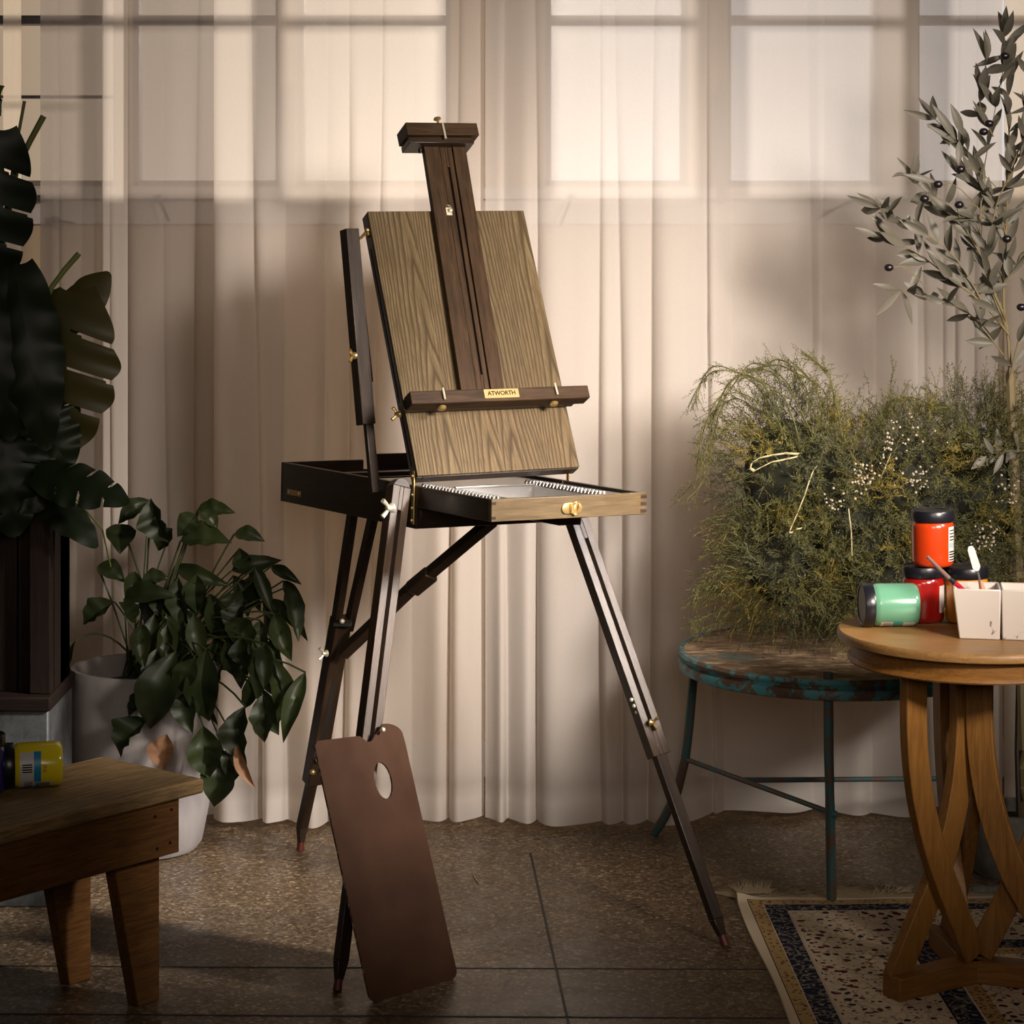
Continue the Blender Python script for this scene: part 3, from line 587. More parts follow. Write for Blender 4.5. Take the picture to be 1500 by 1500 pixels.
# ------------------------------------------------------------------ palette leaning on the front leg
BL, BR, TL = PF(543,1470), PF(669,1432), P(481,1083,4.545)
BR = P(669,1432,4.54); BR.z = 0
u = (BR-BL).normalized(); up = (TL-BL); up = (up-u*up.dot(u)); Hp = up.length; up.normalize(); nn = up.cross(u)
PM = Matrix.Translation(BL+V((0,0,.001))) @ Matrix((u, -(u.cross(up)) if False else up.cross(u), up)).transposed().to_4x4()
Wp = (BR-BL).length*1.02
def arc(cx, cz, rx, rz, a0, a1, n): return [(cx+rx*math.cos(math.radians(a0+(a1-a0)*i/n)), cz+rz*math.sin(math.radians(a0+(a1-a0)*i/n))) for i in range(n+1)]
r = .016
out = arc(r, r, r, r, 180, 270, 6)+arc(Wp-r, r, r, r, 270, 360, 6)
out += [(Wp, Hp*.93)]+arc(Wp-.045, Hp*.955, .045, .030, 15, 90, 8)
nx = Wp*.58
sm = [(Wp*.74, Hp*.9935), (Wp*.70, Hp*.985), (Wp*.655, Hp*.968), (Wp*.63, Hp*.960), (Wp*.60, Hp*.9575), (Wp*.57, Hp*.963), (Wp*.54, Hp*.975), (Wp*.515, Hp*.985), (Wp*.49, Hp*.989)]
out += sm+[(.008, Hp), (0, Hp-.008)]
bm = bmesh.new(); hole = [(Wp*.66+.021*math.cos(2*PI*i/28), Hp*.80+.035*math.sin(2*PI*i/28)) for i in range(28)]
ev = []
for ring in (out, hole):
    vs = [bm.verts.new((a, 0, b)) for a, b in ring]; ev += [bm.edges.new((vs[i], vs[(i+1) % len(vs)])) for i in range(len(vs))]
bmesh.ops.triangle_fill(bm, use_beauty=True, use_dissolve=False, edges=ev)
bad = [f for f in bm.faces if math.hypot((f.calc_center_median().x-Wp*.66)/.021, (f.calc_center_median().z-Hp*.80)/.035) < .9]; bmesh.ops.delete(bm, geom=bad, context='FACES_ONLY')
ret = bmesh.ops.extrude_face_region(bm, geom=bm.faces[:]); bmesh.ops.translate(bm, vec=(0,.005,0), verts=[e for e in ret['geom'] if isinstance(e, bmesh.types.BMVert)])
bmesh.ops.recalc_face_normals(bm, faces=bm.faces)
me = bpy.data.meshes.new('paint_palette'); bm.to_mesh(me); bm.free(); me.materials.append(M['palette']); me.materials.append(M['chipped'])
for p in me.polygons:
    if abs(p.normal.y) < .5: p.material_index = 1
o = bpy.data.objects.new('paint_palette', me); C.objects.link(o); place(o, None, PM)
tag(o, 'dark brown rectangular palette with thumb hole leaning against the easel leg', 'palette')

# ------------------------------------------------------------------ round oak table and its things
TC = V((.871,4.516,0)); TB = thing('side_table', TC, 'round honey oak side table with crossing curved legs standing on the rug', 'table')
tz = .667; RG = .006
def at(T_, g, name, m, parent, bev=0, **k): return obj(name, g, m, parent, Matrix.Translation(T_), bev, **k)
at(TC, G().lathe([(0,tz-.019),(.248,tz-.019),(.254,tz-.016),(.255,tz-.009),(.254,tz-.003),(.251,tz),(0,tz)], 96), 'table_top', 'table_top', TB)
at(TC, G().lathe([(.20,tz-.019),(.230,tz-.019),(.229,tz-.046),(.234,tz-.050),(.236,tz-.055),(.234,tz-.058),(.20,tz-.058)], 96), 'apron', 'table_oak', TB)
def strip(path, w, t, y0):
    """sweep rectangle along a path in the local xz plane; width in-plane, thickness along y from y0"""
    g = G(); vs = []
    for i, p in enumerate(path):
        a = V(path[max(i-1, 0)]); b = V(path[min(i+1, len(path)-1)]); d = (b-a).normalized(); n = V((-d.y, d.x)); p = V(p)
        for s, yy in ((-1,y0),(1,y0),(1,y0+t),(-1,y0+t)): q_ = p+n*(w/2*s); vs.append((q_.x, yy, q_.y))
    fs = [(0,1,2,3)]
    for i in range(len(path)-1):
        for k_ in range(4): fs.append((4*i+k_, 4*(i+1)+k_, 4*(i+1)+(k_+1) % 4, 4*i+(k_+1) % 4))
    L = 4*(len(path)-1); fs.append((L+3, L+2, L+1, L)); return g.add(vs, fs)
def bez(p0, p1, p2, p3, n=14): return [tuple(V(p0)*(1-t)**3+V(p1)*3*t*(1-t)**2+V(p2)*3*t*t*(1-t)+V(p3)*t**3) for t in [i/n for i in range(n+1)]]
zb = tz-.058
for az in (213, 340, 97):
    FM = Matrix.Translation(TC) @ Matrix.Rotation(math.radians(az),4,'Z')
    pa = bez((.158,zb), (.168,.46), (.150,.34), (.085,.205)); pa += [(.012,.055)]
    pb = bez((.016,zb), (.008,.46), (.020,.34), (.085,.205)); pb += [(.186,.036)]
    # outer leg bends back to the hub, inner leg runs out to the foot
    obj('curved_leg', strip(pa, .050, .022, 0), 'table_leg', TB, FM, .002); obj('curved_leg', strip(pb, .050, .022, -.022), 'table_leg', TB, FM, .002)
    obj('base_arm', G().box((0,-.024,RG), (.205,.024,.048)), 'table_oak', TB, FM, .002)
# jars
def jar(loc, rotm, paint_, label, lab=None, ang=0, lid=True, group='acrylic paint jars'):
    T_ = Matrix.Translation(V(loc)) @ rotm; t = thing('paint_jar', (0,0,0), label, 'paint jar', group, mtx=T_); r = .0405; hh = .088
    jb = obj('jar_body', G().lathe([(0,.002),(.030,.0),(.036,.001),(.0395,.005),(r,.012),(r,hh-.012),(.0395,hh-.006),(.035,hh),(0,hh)], 48), paint_, t, T_)
    l_ = obj('lid', G().lathe([(.034,hh-.002),(.0405,hh-.001),(.0415,hh+.002),(.0415,hh+.017),(.0400,hh+.0195),(.037,hh+.019),(.036,hh+.0175),(0,hh+.0175)], 56), 'lid', t, T_)
    for (a0, a1, z0, z1, m) in (lab or []):
        obj('label', G().lathe([(r+(.0006 if m.startswith('ink') else .0003),z0),(r+(.0006 if m.startswith('ink') else .0003),z1)], 14, a0=math.radians(a0), a1=math.radians(a1)), m, jb, T_)
    return t
def ink_lines(a0, a1, z0, z1, n, m):   # short printed lines
    return [(a0+(a1-a0)*i/n, a0+(a1-a0)*(i+.45)/n, z0+R(0,.004), z1-R(0,.006), m) for i in range(n)]
Z0 = Matrix()
def stand(px, py, z): Y = (HC-z)*F/(py-HOR); return V(((px-750)*Y/F, Y, z))
pr = stand(1352,919,tz); pr.y = 4.612; pr = V(((1352-750)*pr.y/F, pr.y, tz)); jar(pr, Matrix.Rotation(math.radians(20),4,'Z'), 'p_red', 'dark red paint jar standing upright, half hidden behind the mint jar', [(-70,-40,.02,.072,'lbl_white')])
pa_ = stand(1413,922,tz); pa_.y = 4.60; pa_ = V(((1416-750)*pa_.y/F, pa_.y, tz)); jar(pa_, Matrix.Rotation(math.radians(10),4,'Z'), 'p_amber', 'amber yellow paint jar behind the white ceramic holder', [(-110,-60,.012,.03,'lbl_white'),(-112,-60,.03,.042,'lbl_teal')])
zo = tz+.1075
po = V(((1366-750)*(pr.y-.005)/F, pr.y-.005, zo)); jar(po, Matrix.Rotation(math.radians(0),4,'Z') @ Matrix.Rotation(0,4,'X'), 'p_orange', 'orange red paint jar stacked on top of the two upright jars', [(-52,-18,.012,.078,'lbl_white'),(-53.5,-17,.038,.048,'lbl_teal')]+[(-50,-20,.014+i*.005,.0165+i*.005,'ink') for i in range(4)]+[(-48,-24,.052+i*.006,.054+i*.006,'ink') for i in range(4)])
# mint jar lying, lid to the left
pm = stand(1300,921,tz); ym = pm.y+.03; xm_ = (1343-750)*ym/F
RM = Matrix.Rotation(math.radians(4),4,'Z') @ Matrix.Rotation(-PI/2,4,'Y')
lab = [(-60-180+180,-60+34,.050,.074,'lbl_white')]
jar(V((xm_,ym,tz+.0415)), RM, 'p_mint', 'mint green paint jar lying on its side at the table edge', [(198,226,.052,.075,'lbl_white'),(198,228,.036,.052,'lbl_teal')]+[(199+i*4.5,201.5+i*4.5,.010,.032,'ink_white') for i in range(6)]+[(203+i*6,204.5+i*6,.054,.070,'ink') for i in range(4)])
# white ceramic brush holder: three cells in a row
a = stand(1405,936,tz); CM = Matrix.Translation(a) @ Matrix.Rotation(math.radians(-9),4,'Z')
hold = thing('brush_holder', a, 'white glazed ceramic brush holder with square cells, paint-stained', 'brush holder', mtx=CM)
hz = .094; cw = .076
for k in range(2):
    g = G(); x0 = k*cw; e = .003; fl_ = .012 if k == 0 else 0
    o_b = [(x0+(.002 if k else 0),0),(x0+cw-.002,0),(x0+cw-.002,.07),(x0+(.002 if k else 0),.07)]; o_t = [(x0-fl_,-.008),(x0+cw,-.008),(x0+cw,.085),(x0-fl_,.085)]
    th = .005; cx_, cy_ = x0+cw/2, .036
    sh = lambda q_, s: (q_[0]+(s if q_[0] < cx_ else -s), q_[1]+(s if q_[1] < cy_ else -s))
    rings = [[(*q_, 0) for q_ in o_b], [(*q_, hz) for q_ in o_t], [(*sh(q_, th), hz) for q_ in o_t], [(*sh(q_, th), .006) for q_ in o_b]]
    vs = [v for rg in rings for v in rg]; fs = [(3,2,1,0),(12,13,14,15)]
    for i in range(3):
        for j in range(4): fs.append((4*i+j, 4*i+(j+1) % 4, 4*i+4+(j+1) % 4, 4*i+4+j))
    g.add(vs, fs); obj('holder_cell', g, 'ceramic', hold, CM, .003)
# palette knife and brush standing in it
kn = thing('palette_knife', P(1440,905,4.46), 'pale palette knife standing blade up in the ceramic holder', 'palette knife')
k0, k1, k2 = P(1437,836,4.455), P(1433,828,4.455), P(1421,803,4.455)
g = G(); fm = frame(P(1432,836,4.455), P(1421,800,4.455), (0,-1,0)); L = (P(1432,836,4.455)-P(1421,800,4.455)).length
g.prism([(0,-.003),(.006,-.0075),(L-.006,-.0065),(L,-.003),(L,.003),(L-.006,.0065),(.006,.0075),(0,.003)], -.0006, .0006); obj('blade', g, 'blade', kn, fm)
g = G().tube([P(1432,836,4.455), P(1436,852,4.455)], .0018, 8); obj('neck', g, 'steel', kn)
g = G().tube([P(1436,850,4.455), P(1440,868,4.455), P(1447,930,4.45)], [.004,.006,.005], 10); obj('handle', g, 'cork', kn)
bs = thing('paint_brush', P(1405,870,4.44), 'slim brush with red ferrule end leaning left out of the ceramic holder', 'paint brush')
q0, q1, q2, q3 = P(1358,815,4.44), P(1390,847,4.45), P(1398,853,4.452), P(1420,872,4.46)
obj('clear_handle', G().tube([q0, q1], [.0032,.0046], 10), 'clear', bs); obj('black_band', G().tube([q1, q2], .005, 10), 'lid', bs); obj('red_end', G().tube([q2, q3], [.005,.004], 10), 'red_lacquer', bs)

# ------------------------------------------------------------------ teal stool
SC = V((.715,5.31,0)); st = thing('metal_stool', SC, 'round rusty teal metal stool with three splayed legs and worn top', 'stool'); sz = .479; SR = .346
at(SC, G().lathe([(0,sz-.002),(SR-.02,sz-.002),(SR-.012,sz+.001)], 96), 'seat_disc', 'stool_seat', st)
at(SC, G().lathe([(SR-.016,sz-.004),(SR-.013,sz+.001),(SR-.004,sz+.002),(SR,sz-.004),(SR-.002,sz-.010),(SR-.008,sz-.012),(SR-.010,sz-.018),(SR-.004,sz-.021),(SR-.001,sz-.028),(SR-.003,sz-.040),(SR-.010,sz-.043),(SR-.02,sz-.04)], 96), 'seat_rim', 'teal', st)
fa, fb, fc = PF(1218,1322), PF(957,1226), PF(1452,1240)
ta, tb_, tcp = P(1214,975,5.0), P(1017,980,5.50), P(1435,985,5.52)
ta = P(1213,985,5.00)
LG = [[ta, P(1214,1100,5.0), P(1216,1190,5.01), fa+V((0,0,.0075))], [tb_, P(1010,1060,5.51), P(1004,1112,5.515), P(992,1160,5.53), P(972,1200,5.545), fb+V((0,0,.006))], [tcp, P(1437,1080,5.52), P(1444,1140,5.53), fc+V((0,0,.006))]]
for L in LG: obj('leg', G().tube(L, .0105, 10), 'teal_leg', st, Matrix())
g = G().tube([LG[1][2], LG[0][2]], .006, 8); obj('stretcher', g, 'teal_leg', st); mid_ = LG[1][2].lerp(LG[0][2], .42)
obj('stretcher', G().tube([mid_, LG[2][2]], .006, 8), 'teal_leg', st); obj('bolt', G().ball(LG[0][2]+V((.008,-.004,-.003)), .009, 8), 'teal_leg', st)

# ------------------------------------------------------------------ feathery plants on the stool
rr = random.Random(99)
def rdir(up=.2):
    while True:
        d = V((rr.gauss(0,1), rr.gauss(0,1), rr.gauss(0,1)+up))
        if d.length > .3: return d.normalized()
def spray(g, base, d, L, n, nl, w=.0010, grav=.5, mi=0):
    """a thin arching stem with needle leaflets on both sides"""
    p = V(base); st_ = L/n; pts = [p.copy()]; d = V(d).normalized()
    for i in range(n):
        d = (d+V((rr.gauss(0,.08), rr.gauss(0,.08), -grav*st_*5+rr.gauss(0,.06)))).normalized(); q_ = p+d*st_
        s = d.orthogonal().normalized()
        s = Matrix.Rotation(rr.uniform(0,6.28), 3, d) @ s
        g.add([p+s*w*.6, p-s*w*.6, q_-s*w*.5, q_+s*w*.5], [(0,1,2,3)], mi)
        for k in range(2):
            sd = (d*.6+s*(1 if k else -1)+V((rr.gauss(0,.3), rr.gauss(0,.3), rr.gauss(0,.3)))).normalized(); l_ = nl*rr.uniform(.6,1.2)*(1-.5*i/n); wd = sd.cross(d)
            if wd.length > .01:
                wd = wd.normalized()*w; m_ = p+sd*l_*.5
                g.add([p, m_+wd, p+sd*l_, m_-wd], [(0,1,2,3)], mi)
        p = q_
    return p
blobs = [((1150,700),(.155,.14,.22),5.30), ((1240,750),(.20,.18,.235),5.30), ((1330,735),(.19,.17,.235),5.28), ((1430,720),(.16,.15,.24),5.32), ((1150,830),(.14,.13,.145),5.27), ((1330,850),(.24,.18,.13),5.25)]
bush = thing('asparagus_fern', (SC.x,SC.y,sz), 'wide bushy olive green feathery fern mound sitting on the teal stool', 'fern', None)
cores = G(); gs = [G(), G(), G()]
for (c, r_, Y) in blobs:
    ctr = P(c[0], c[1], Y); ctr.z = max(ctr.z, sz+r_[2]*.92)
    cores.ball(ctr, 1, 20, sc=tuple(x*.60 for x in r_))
    for i in range(900):
        dv = rdir(.1); k = rr.uniform(.55, 1.0); p = ctr+V((dv.x*r_[0]*k, dv.y*r_[1]*k, dv.z*r_[2]*k))
        if p.z < sz+.01 or p.y > ctr.y+.10: continue
        clump = math.sin(p.x*31+p.z*17)+math.sin(p.z*41-p.x*13+2)+rr.gauss(0,.6)
        mi = 0 if clump > -.2 else 2
        if clump > 1.4: mi = 1
        spray(gs[mi], p, (dv+V((rr.gauss(0,.4), rr.gauss(0,.4), rr.gauss(0,.4)+.15))), rr.uniform(.05,.11), 12, rr.uniform(.010,.020), .0010, .6)
obj('filler_core', cores, 'fern_core', bush)
# long drooping fronds top-left, top and right
ar = G()
def arcfrond(pts, Y, nl=.03, dens=60):
    P3 = [P(a, b, Y+rr.uniform(-.03,.03)) for a, b in pts]; n = dens
    def cr(t):
        t *= len(P3)-1; i = min(int(t), len(P3)-2); f_ = t-i; p0_ = P3[max(i-1,0)]; p1_ = P3[i]; p2_ = P3[i+1]; p3_ = P3[min(i+2, len(P3)-1)]
        return .5*((2*p1_)+(p2_-p0_)*f_+(2*p0_-5*p1_+4*p2_-p3_)*f_*f_+(3*p1_-p0_-3*p2_+p3_)*f_**3)
    pp = [cr(i/n) for i in range(n+1)]; ar.tube(pp, .0012, 4)
    for i in range(2, n):
        t = (pp[min(i+1,n)]-pp[i-1]).normalized()
        if rr.random() < .85: spray(ar, pp[i], t*.8+rdir(0)*.7+V((0,0,-.25)), nl*rr.uniform(.6,1.4), 6, .009, .0008, .9)
for pts in ([(1150,640),(1110,570),(1060,540),(1020,560),(1012,590)], [(1160,650),(1100,590),(1060,580),(1035,620),(1020,690)], [(1150,680),(1085,620),(1050,640),(1030,700),(1000,735)],
            [(1190,640),(1160,560),(1110,535),(1065,560),(1045,620)], [(1200,640),(1180,560),(1145,530),(1105,545)], [(1210,640),(1200,570),(1170,535)], [(1230,650),(1215,560),(1172,522)],
            [(1170,660),(1140,580),(1090,555),(1055,600),(1040,660)], [(1300,640),(1290,600),(1330,585),(1370,600)], [(1320,650),(1350,600),(1390,592)], [(1240,660),(1280,610),(1310,600)],
            [(1140,900),(1080,880),(1040,860),(1015,880)], [(1100,850),(1060,840),(1030,865)], [(1120,900),(1060,905),(1020,915)], [(1300,910),(1270,900),(1240,920),(1215,930)], [(1270,905),(1220,905),(1180,925)]):
    for k in range(2): arcfrond([(a+rr.uniform(-9,9), b+rr.uniform(-9,9)) for a, b in pts], 5.22, .035, 46)
obj('fronds', gs[0], 'fern_olive', bush, smooth=0); obj('fronds', gs[1], 'fern_yellow', bush, smooth=0); obj('fronds', gs[2], 'fern_dark', bush, smooth=0)
obj('arching_fronds', ar, 'fern_olive', bush, smooth=0)
for pts, w in (([(1170,665),(1150,664),(1130,667),(1112,671),(1101,678),(1099,686),(1105,690),(1114,685),(1130,677),(1150,673),(1168,669)], .0045), ([(1197,682),(1191,690),(1186,703),(1178,727),(1168,752),(1160,770),(1156,780),(1161,780),(1166,775),(1174,774)], .004), ([(1243,745),(1247,780),(1248,815)], .0025), ([(1290,700),(1305,665),(1320,650)], .002)):
    g = G(); PP = [P(a, b, 5.09) for a, b in pts]
    for i in range(len(PP)-1): g.add([PP[i]+V((w/2,0,w/2)), PP[i]-V((w/2,0,w/2)), PP[i+1]-V((w/2,0,w/2)), PP[i+1]+V((w/2,0,w/2))], [(0,1,2,3)])
    obj('dried_stalk', g, 'straw', bush, solid=.001, label='pale curled dried stalk')
g = G()
for cx, cy, n_, sp in ((1262,700,46,20),(1345,700,30,22),(1225,735,18,14),(1440,790,36,18),(1480,720,20,18),(1330,630,22,30),(1300,660,16,22)):
    for i in range(n_): g.ball(P(cx+rr.gauss(0,sp*.6), cy+rr.gauss(0,sp*.6), 5.10+rr.uniform(-.02,.02)), rr.uniform(.0018,.0036), 6)
obj('blossoms', g, 'blossom', bush, kind='stuff', label='tiny cream dried blossoms')
# tall feathery plant at the right
tf = thing('feathery_shrub', P(1475,905,5.42), 'tall wispy yellow green shrub rising behind the fern at the right', 'shrub'); tfb = P(1475,905,5.42)
g = G(); ar = G()
for i in range(26):
    a = rr.uniform(-1,1); top = P(1462+a*60+rr.uniform(-10,10), 560+abs(a)*90+rr.uniform(-60,60), 5.40+rr.uniform(-.08,.06)); b0 = V((tfb.x+rr.uniform(-.03,.03), 5.42, sz)); mid_ = b0.lerp(top,.5)+V((a*.02,0,.05)); n = 60; g.tube([b0, mid_, top], .0015, 4)
    for k in range(20, 60):
        t = k/60; p = b0*(1-t)**2+mid_*2*t*(1-t)+top*t*t; spray(ar, p, rdir(.5), rr.uniform(.03,.06), 8, .010, .0008, .4)
obj('stems', g, 'olive_stem', tf); obj('fronds', ar, 'fern_olive', tf, smooth=0)

# ------------------------------------------------------------------ olive tree
OY = 5.24
og = P(1497,1300,5.1)
ol = thing('olive_tree', V((og.x+.02,5.18,.0)), 'artificial olive tree with grey green leaves and black olives in the concrete pot', 'tree')
tr = G(); le = G(); rr = random.Random(4)
BR_ = [([(1497,1215),(1493,900),(1484,650),(1477,500),(1470,440),(1474,330),(1478,220),(1476,120),(1470,55)], .006, 9),
 ([(1478,490),(1440,445),(1395,410),(1345,372),(1300,350)], .0035, 0), ([(1474,470),(1440,380),(1438,280),(1452,190),(1470,100)], .0035, 0), ([(1474,480),(1448,400),(1460,300),(1495,230),(1520,160)], .0035, 0),
 ([(1445,300),(1425,235),(1402,205),(1370,175)], .002, 0), ([(1440,380),(1410,330),(1370,292),(1335,262)], .002, 0), ([(1440,445),(1405,385),(1360,345),(1310,318),(1290,305)], .002, 0),
 ([(1470,520),(1420,460),(1370,440),(1320,425)], .002, 0), ([(1478,560),(1500,470),(1530,400)], .003, 0), ([(1455,200),(1435,150),(1445,90)], .002, 0), ([(1480,250),(1505,180),(1515,90)], .002, 0), ([(1470,420),(1500,370),(1530,330)], .002, 0), ([(1500,660),(1470,664),(1445,668)], .002, 0), ([(1476,350),(1452,290),(1415,262)], .002, 0), ([(1474,330),(1440,320),(1405,318)], .002, 0)]
for bi, (pts, rad, skip) in enumerate(BR_):
    P3 = [P(a, b, OY+(0 if bi == 0 else -.02+rr.uniform(-.05,.05)*(i/len(pts)))) for i, (a, b) in enumerate(pts)]
    if bi == 0: P3[0] = V((P3[0].x, 5.2, .12))
    n = 12*(len(P3)-1); pp = []
    for j in range(n+1):
        t = j/n*(len(P3)-1); i = min(int(t), len(P3)-2); f_ = t-i; p0_ = P3[max(i-1,0)]; p1_ = P3[i]; p2_ = P3[i+1]; p3_ = P3[min(i+2, len(P3)-1)]
        pp.append(.5*((2*p1_)+(p2_-p0_)*f_+(2*p0_-5*p1_+4*p2_-p3_)*f_*f_+(3*p1_-p0_-3*p2_+p3_)*f_**3))
    if bi == 0: rs = [.011 if p.z < 1.1 else max(.0016, .005*(2.0-p.z)) for p in pp]
    else: rs = [max(.0009, rad*(1-j/n)) for j in range(n+1)]
    tr.tube(pp, rs, 7)
    for j in range(3, n+1):
        if bi == 0 and pp[j].z < 1.28: continue
        t = (pp[j]-pp[j-1]).normalized(); cnt = 2 if j % (4 if bi else 3) == 0 else 0
        if j == n: cnt = 3
        for k in range(cnt):
            s = V((rr.gauss(0,.7), rr.gauss(0,.55), rr.gauss(0,.6)+.1)); d = (t*.9+s).normalized(); L = rr.uniform(.048,.088)
            le.leaf(pp[j], pp[j]+d*L, rr.uniform(.015,.023), V((rr.gauss(0,.5), -1, rr.gauss(0,.6)+.4)), rr.uniform(-.12,.12), rr.uniform(.05,.25), 6)
for b_, t_, w_ in (((1400,205),(1365,152),.019),((1410,198),(1392,151),.020),((1405,206),(1404,242),.017),((1398,208),(1356,182),.012),((1372,268),(1321,255),.015),((1445,668),(1422,688),.016),((1455,665),(1440,640),.012),((1470,664),(1455,695),.014)):
    le.leaf(P(*b_,5.16), P(*t_,5.15), w_, (0,-1,.2), .05, .12, 8)
for x, y in ((1407,248),(1354,291),(1302,392),(1497,450),(1374,270),(1405,300)): tr.tube([P(x+3,y,5.14), P(x+18,y-2,5.15), P(x+34,y+8,5.17), P(x+52,y+26,5.19)], .0010, 5)
# visible lower trunk
obj('trunk', tr, 'olive_stem', ol); obj('foliage', le, 'olive_leaf', ol, smooth=60)
for x, y in ((1407,248),(1354,291),(1405,300),(1472,82),(1441,193),(1449,181),(1302,392),(1475,350),(1496,450),(1374,270)):
    obj('olive', G().ball((0,0,0), .0085, 12, sc=(1.25,1,.98)), 'olive_fruit', ol, Matrix.Translation(P(x,y,5.14)))
obj('bare_stem', G().tube([P(1497,1215,5.28), P(1494,1100,5.28), P(1496,1000,5.28)], .012, 8), 'olive_bark', ol)
# concrete pot
cp = P(1497,1300,5.2); CP = V((cp.x,5.27,0)); pz = HC-(1190-HOR)*5.23/F
pt = thing('concrete_pot', CP, 'rough grey concrete pot behind the side table at the right edge', 'pot')
at(CP, G().lathe([(0,.0),(.088,.0),(.095,.01),(.098,pz-.01),(.095,pz),(.082,pz),(.080,pz-.03),(0,pz-.03)], 40), 'pot_body', 'concrete', pt); at(CP, G().lathe([(0,pz-.028),(.080,pz-.028)], 32), 'soil', 'soil', pt)
# pebbles at its foot
for i, (px, py, rad) in enumerate(((1438,1303,.018),(1452,1309,.015),(1462,1303,.017),(1476,1308,.019))):
    p = P(px,py,5.06); tag(obj('stone', G().ball((0,0,0), rad, 12, sc=(1.2,1,.6)), 'concrete', None, Matrix.Translation((p.x,5.09,.0108))), 'small rough grey stone at the foot of the concrete pot', 'stone', 'stones at the pot foot')

# ------------------------------------------------------------------ rug
rc = PF(1079,1319); RO = Matrix.Translation((rc.x, rc.y, 0)) @ Matrix.Rotation(math.radians(1.6),4,'Z')
g = G(); nx_, ny_ = 60, 50; RW, RL = 2.2, 1.6
tops = []
for j in range(ny_+1):
    for i in range(nx_+1):
        x, y = RW*(i/nx_)**1.5, -RL*(j/ny_)**1.5
        z_ = .0055+.0012*math.sin(x*23)*math.exp(-abs(y)*16)+.012*math.exp(-((x/.03)**2+(y/.02)**2))
        g.v.append((x+.004*math.sin(y*8)*math.exp(-x*20), y+.004*math.sin(x*15), max(z_, .004)))
n_ = nx_+1
for j in range(ny_):
    for i in range(nx_): a = j*n_+i; g.f.append((a, a+n_, a+n_+1, a+1)); g.mi.append(0)
k0 = len(g.v)
edge = [i for i in range(nx_+1)]; left = [j*n_ for j in range(ny_+1)]
for e_ in (edge, left):
    b0 = len(g.v); g.v += [(g.v[i][0], g.v[i][1], .0002) for i in e_]
    for i in range(len(e_)-1): g.f.append((e_[i], e_[i+1], b0+i+1, b0+i)); g.mi.append(0)
rug = obj('persian_rug', g, 'rug', None, RO, smooth=180, label='cream and navy floral Persian style rug under the side table', cat='rug')
g = G()
for i in range(3600):
    x = rr.uniform(0, 1.3); d = V((rr.gauss(0,.5)-.2*math.sin(x*30), 1, .15)); l_ = rr.uniform(.04,.085)*(1.3 if math.sin(x*27) > .2 else .7); zz = .004+.010*max(0, math.sin(x*27))*rr.random(); p = V((x,0,.004)); q_ = p+d.normalized()*l_; g.add([p+V((-.0013,0,0)), p+V((.0013,0,0)), V((q_.x/2+p.x/2, q_.y/2, zz+.004)), V((q_.x, q_.y, .0015))], [(0,1,2),(0,2,3)])
for i in range(160):
    p = V((rr.uniform(.0,.07), rr.uniform(0,.006), .014)); d = V((rr.gauss(.3,.4), .7, rr.uniform(.1,.6))).normalized()*rr.uniform(.02,.05); g.add([p, p+V((.0014,0,0)), p+d], [(0,1,2)])
obj('fringe', g, 'fringe', rug, RO, smooth=0, kind='stuff')
p = PF(697,1290); tag(obj('straw_bit', G().tube([p+V((-.006,.04,.0015)), p+V((0,.0,.002)), p+V((.008,-.03,.0015))], .0012, 5), 'straw'), 'thin pale straw lying on the floor right of the palette', 'straw')

# ------------------------------------------------------------------ bench
CR, CB = stand(300,1140,.40), stand(150,1107,.40); ed = (CB-CR).normalized(); ld = V((-ed.y, ed.x, 0)); 
if ld.x > 0: ld = -ld
bw = (CB-CR).length; BMx = Matrix.Translation(V((CR.x,CR.y,0))) @ Matrix((ld, ed, V((0,0,1)))).transposed().to_4x4()
bn = thing('wooden_bench', (CR.x,CR.y,0), 'low weathered pine bench at the left edge carrying paint jars', 'bench')
g = G(); LB = 1.0
top_ = [(0,0),(.004,bw),(LB,bw),(LB,0)]
g.box((0,0,.372), (LB,bw,.40)); obj('bench_top', g, 'bench_top', bn, BMx, .006)
obj('apron', G().box((.055,.010,.272), (LB-.05,.032,.372)), 'bench_side', bn, BMx, .002); obj('apron', G().box((.055,bw-.032,.285), (LB-.05,bw-.010,.372)), 'bench_side', bn, BMx, .002)
obj('end_rail', G().box((.06,.032,.29), (.08,bw-.032,.372)), 'bench_side', bn, BMx, .002)
for y0 in (.034, bw-.062):
    for x0, s in ((.082, 1), (LB-.10, -1)):
        g = G().prism([(x0,.372),(x0+s*.105,.372),(x0+s*.105,.25),(x0+s*.052,0),(x0,0)] if s > 0 else [(x0,.372),(x0,0),(x0+s*.052,0),(x0+s*.105,.25),(x0+s*.105,.372)], y0, y0+.03)
        obj('leg', g, 'bench_side', bn, BMx, .002)
for a, b in ((.075,.355),(.115,.35),(.078,.295),(.11,.29)): obj('nail', G().ball((a,.009,b), .003, 8), 'black_slot', bn, BMx)
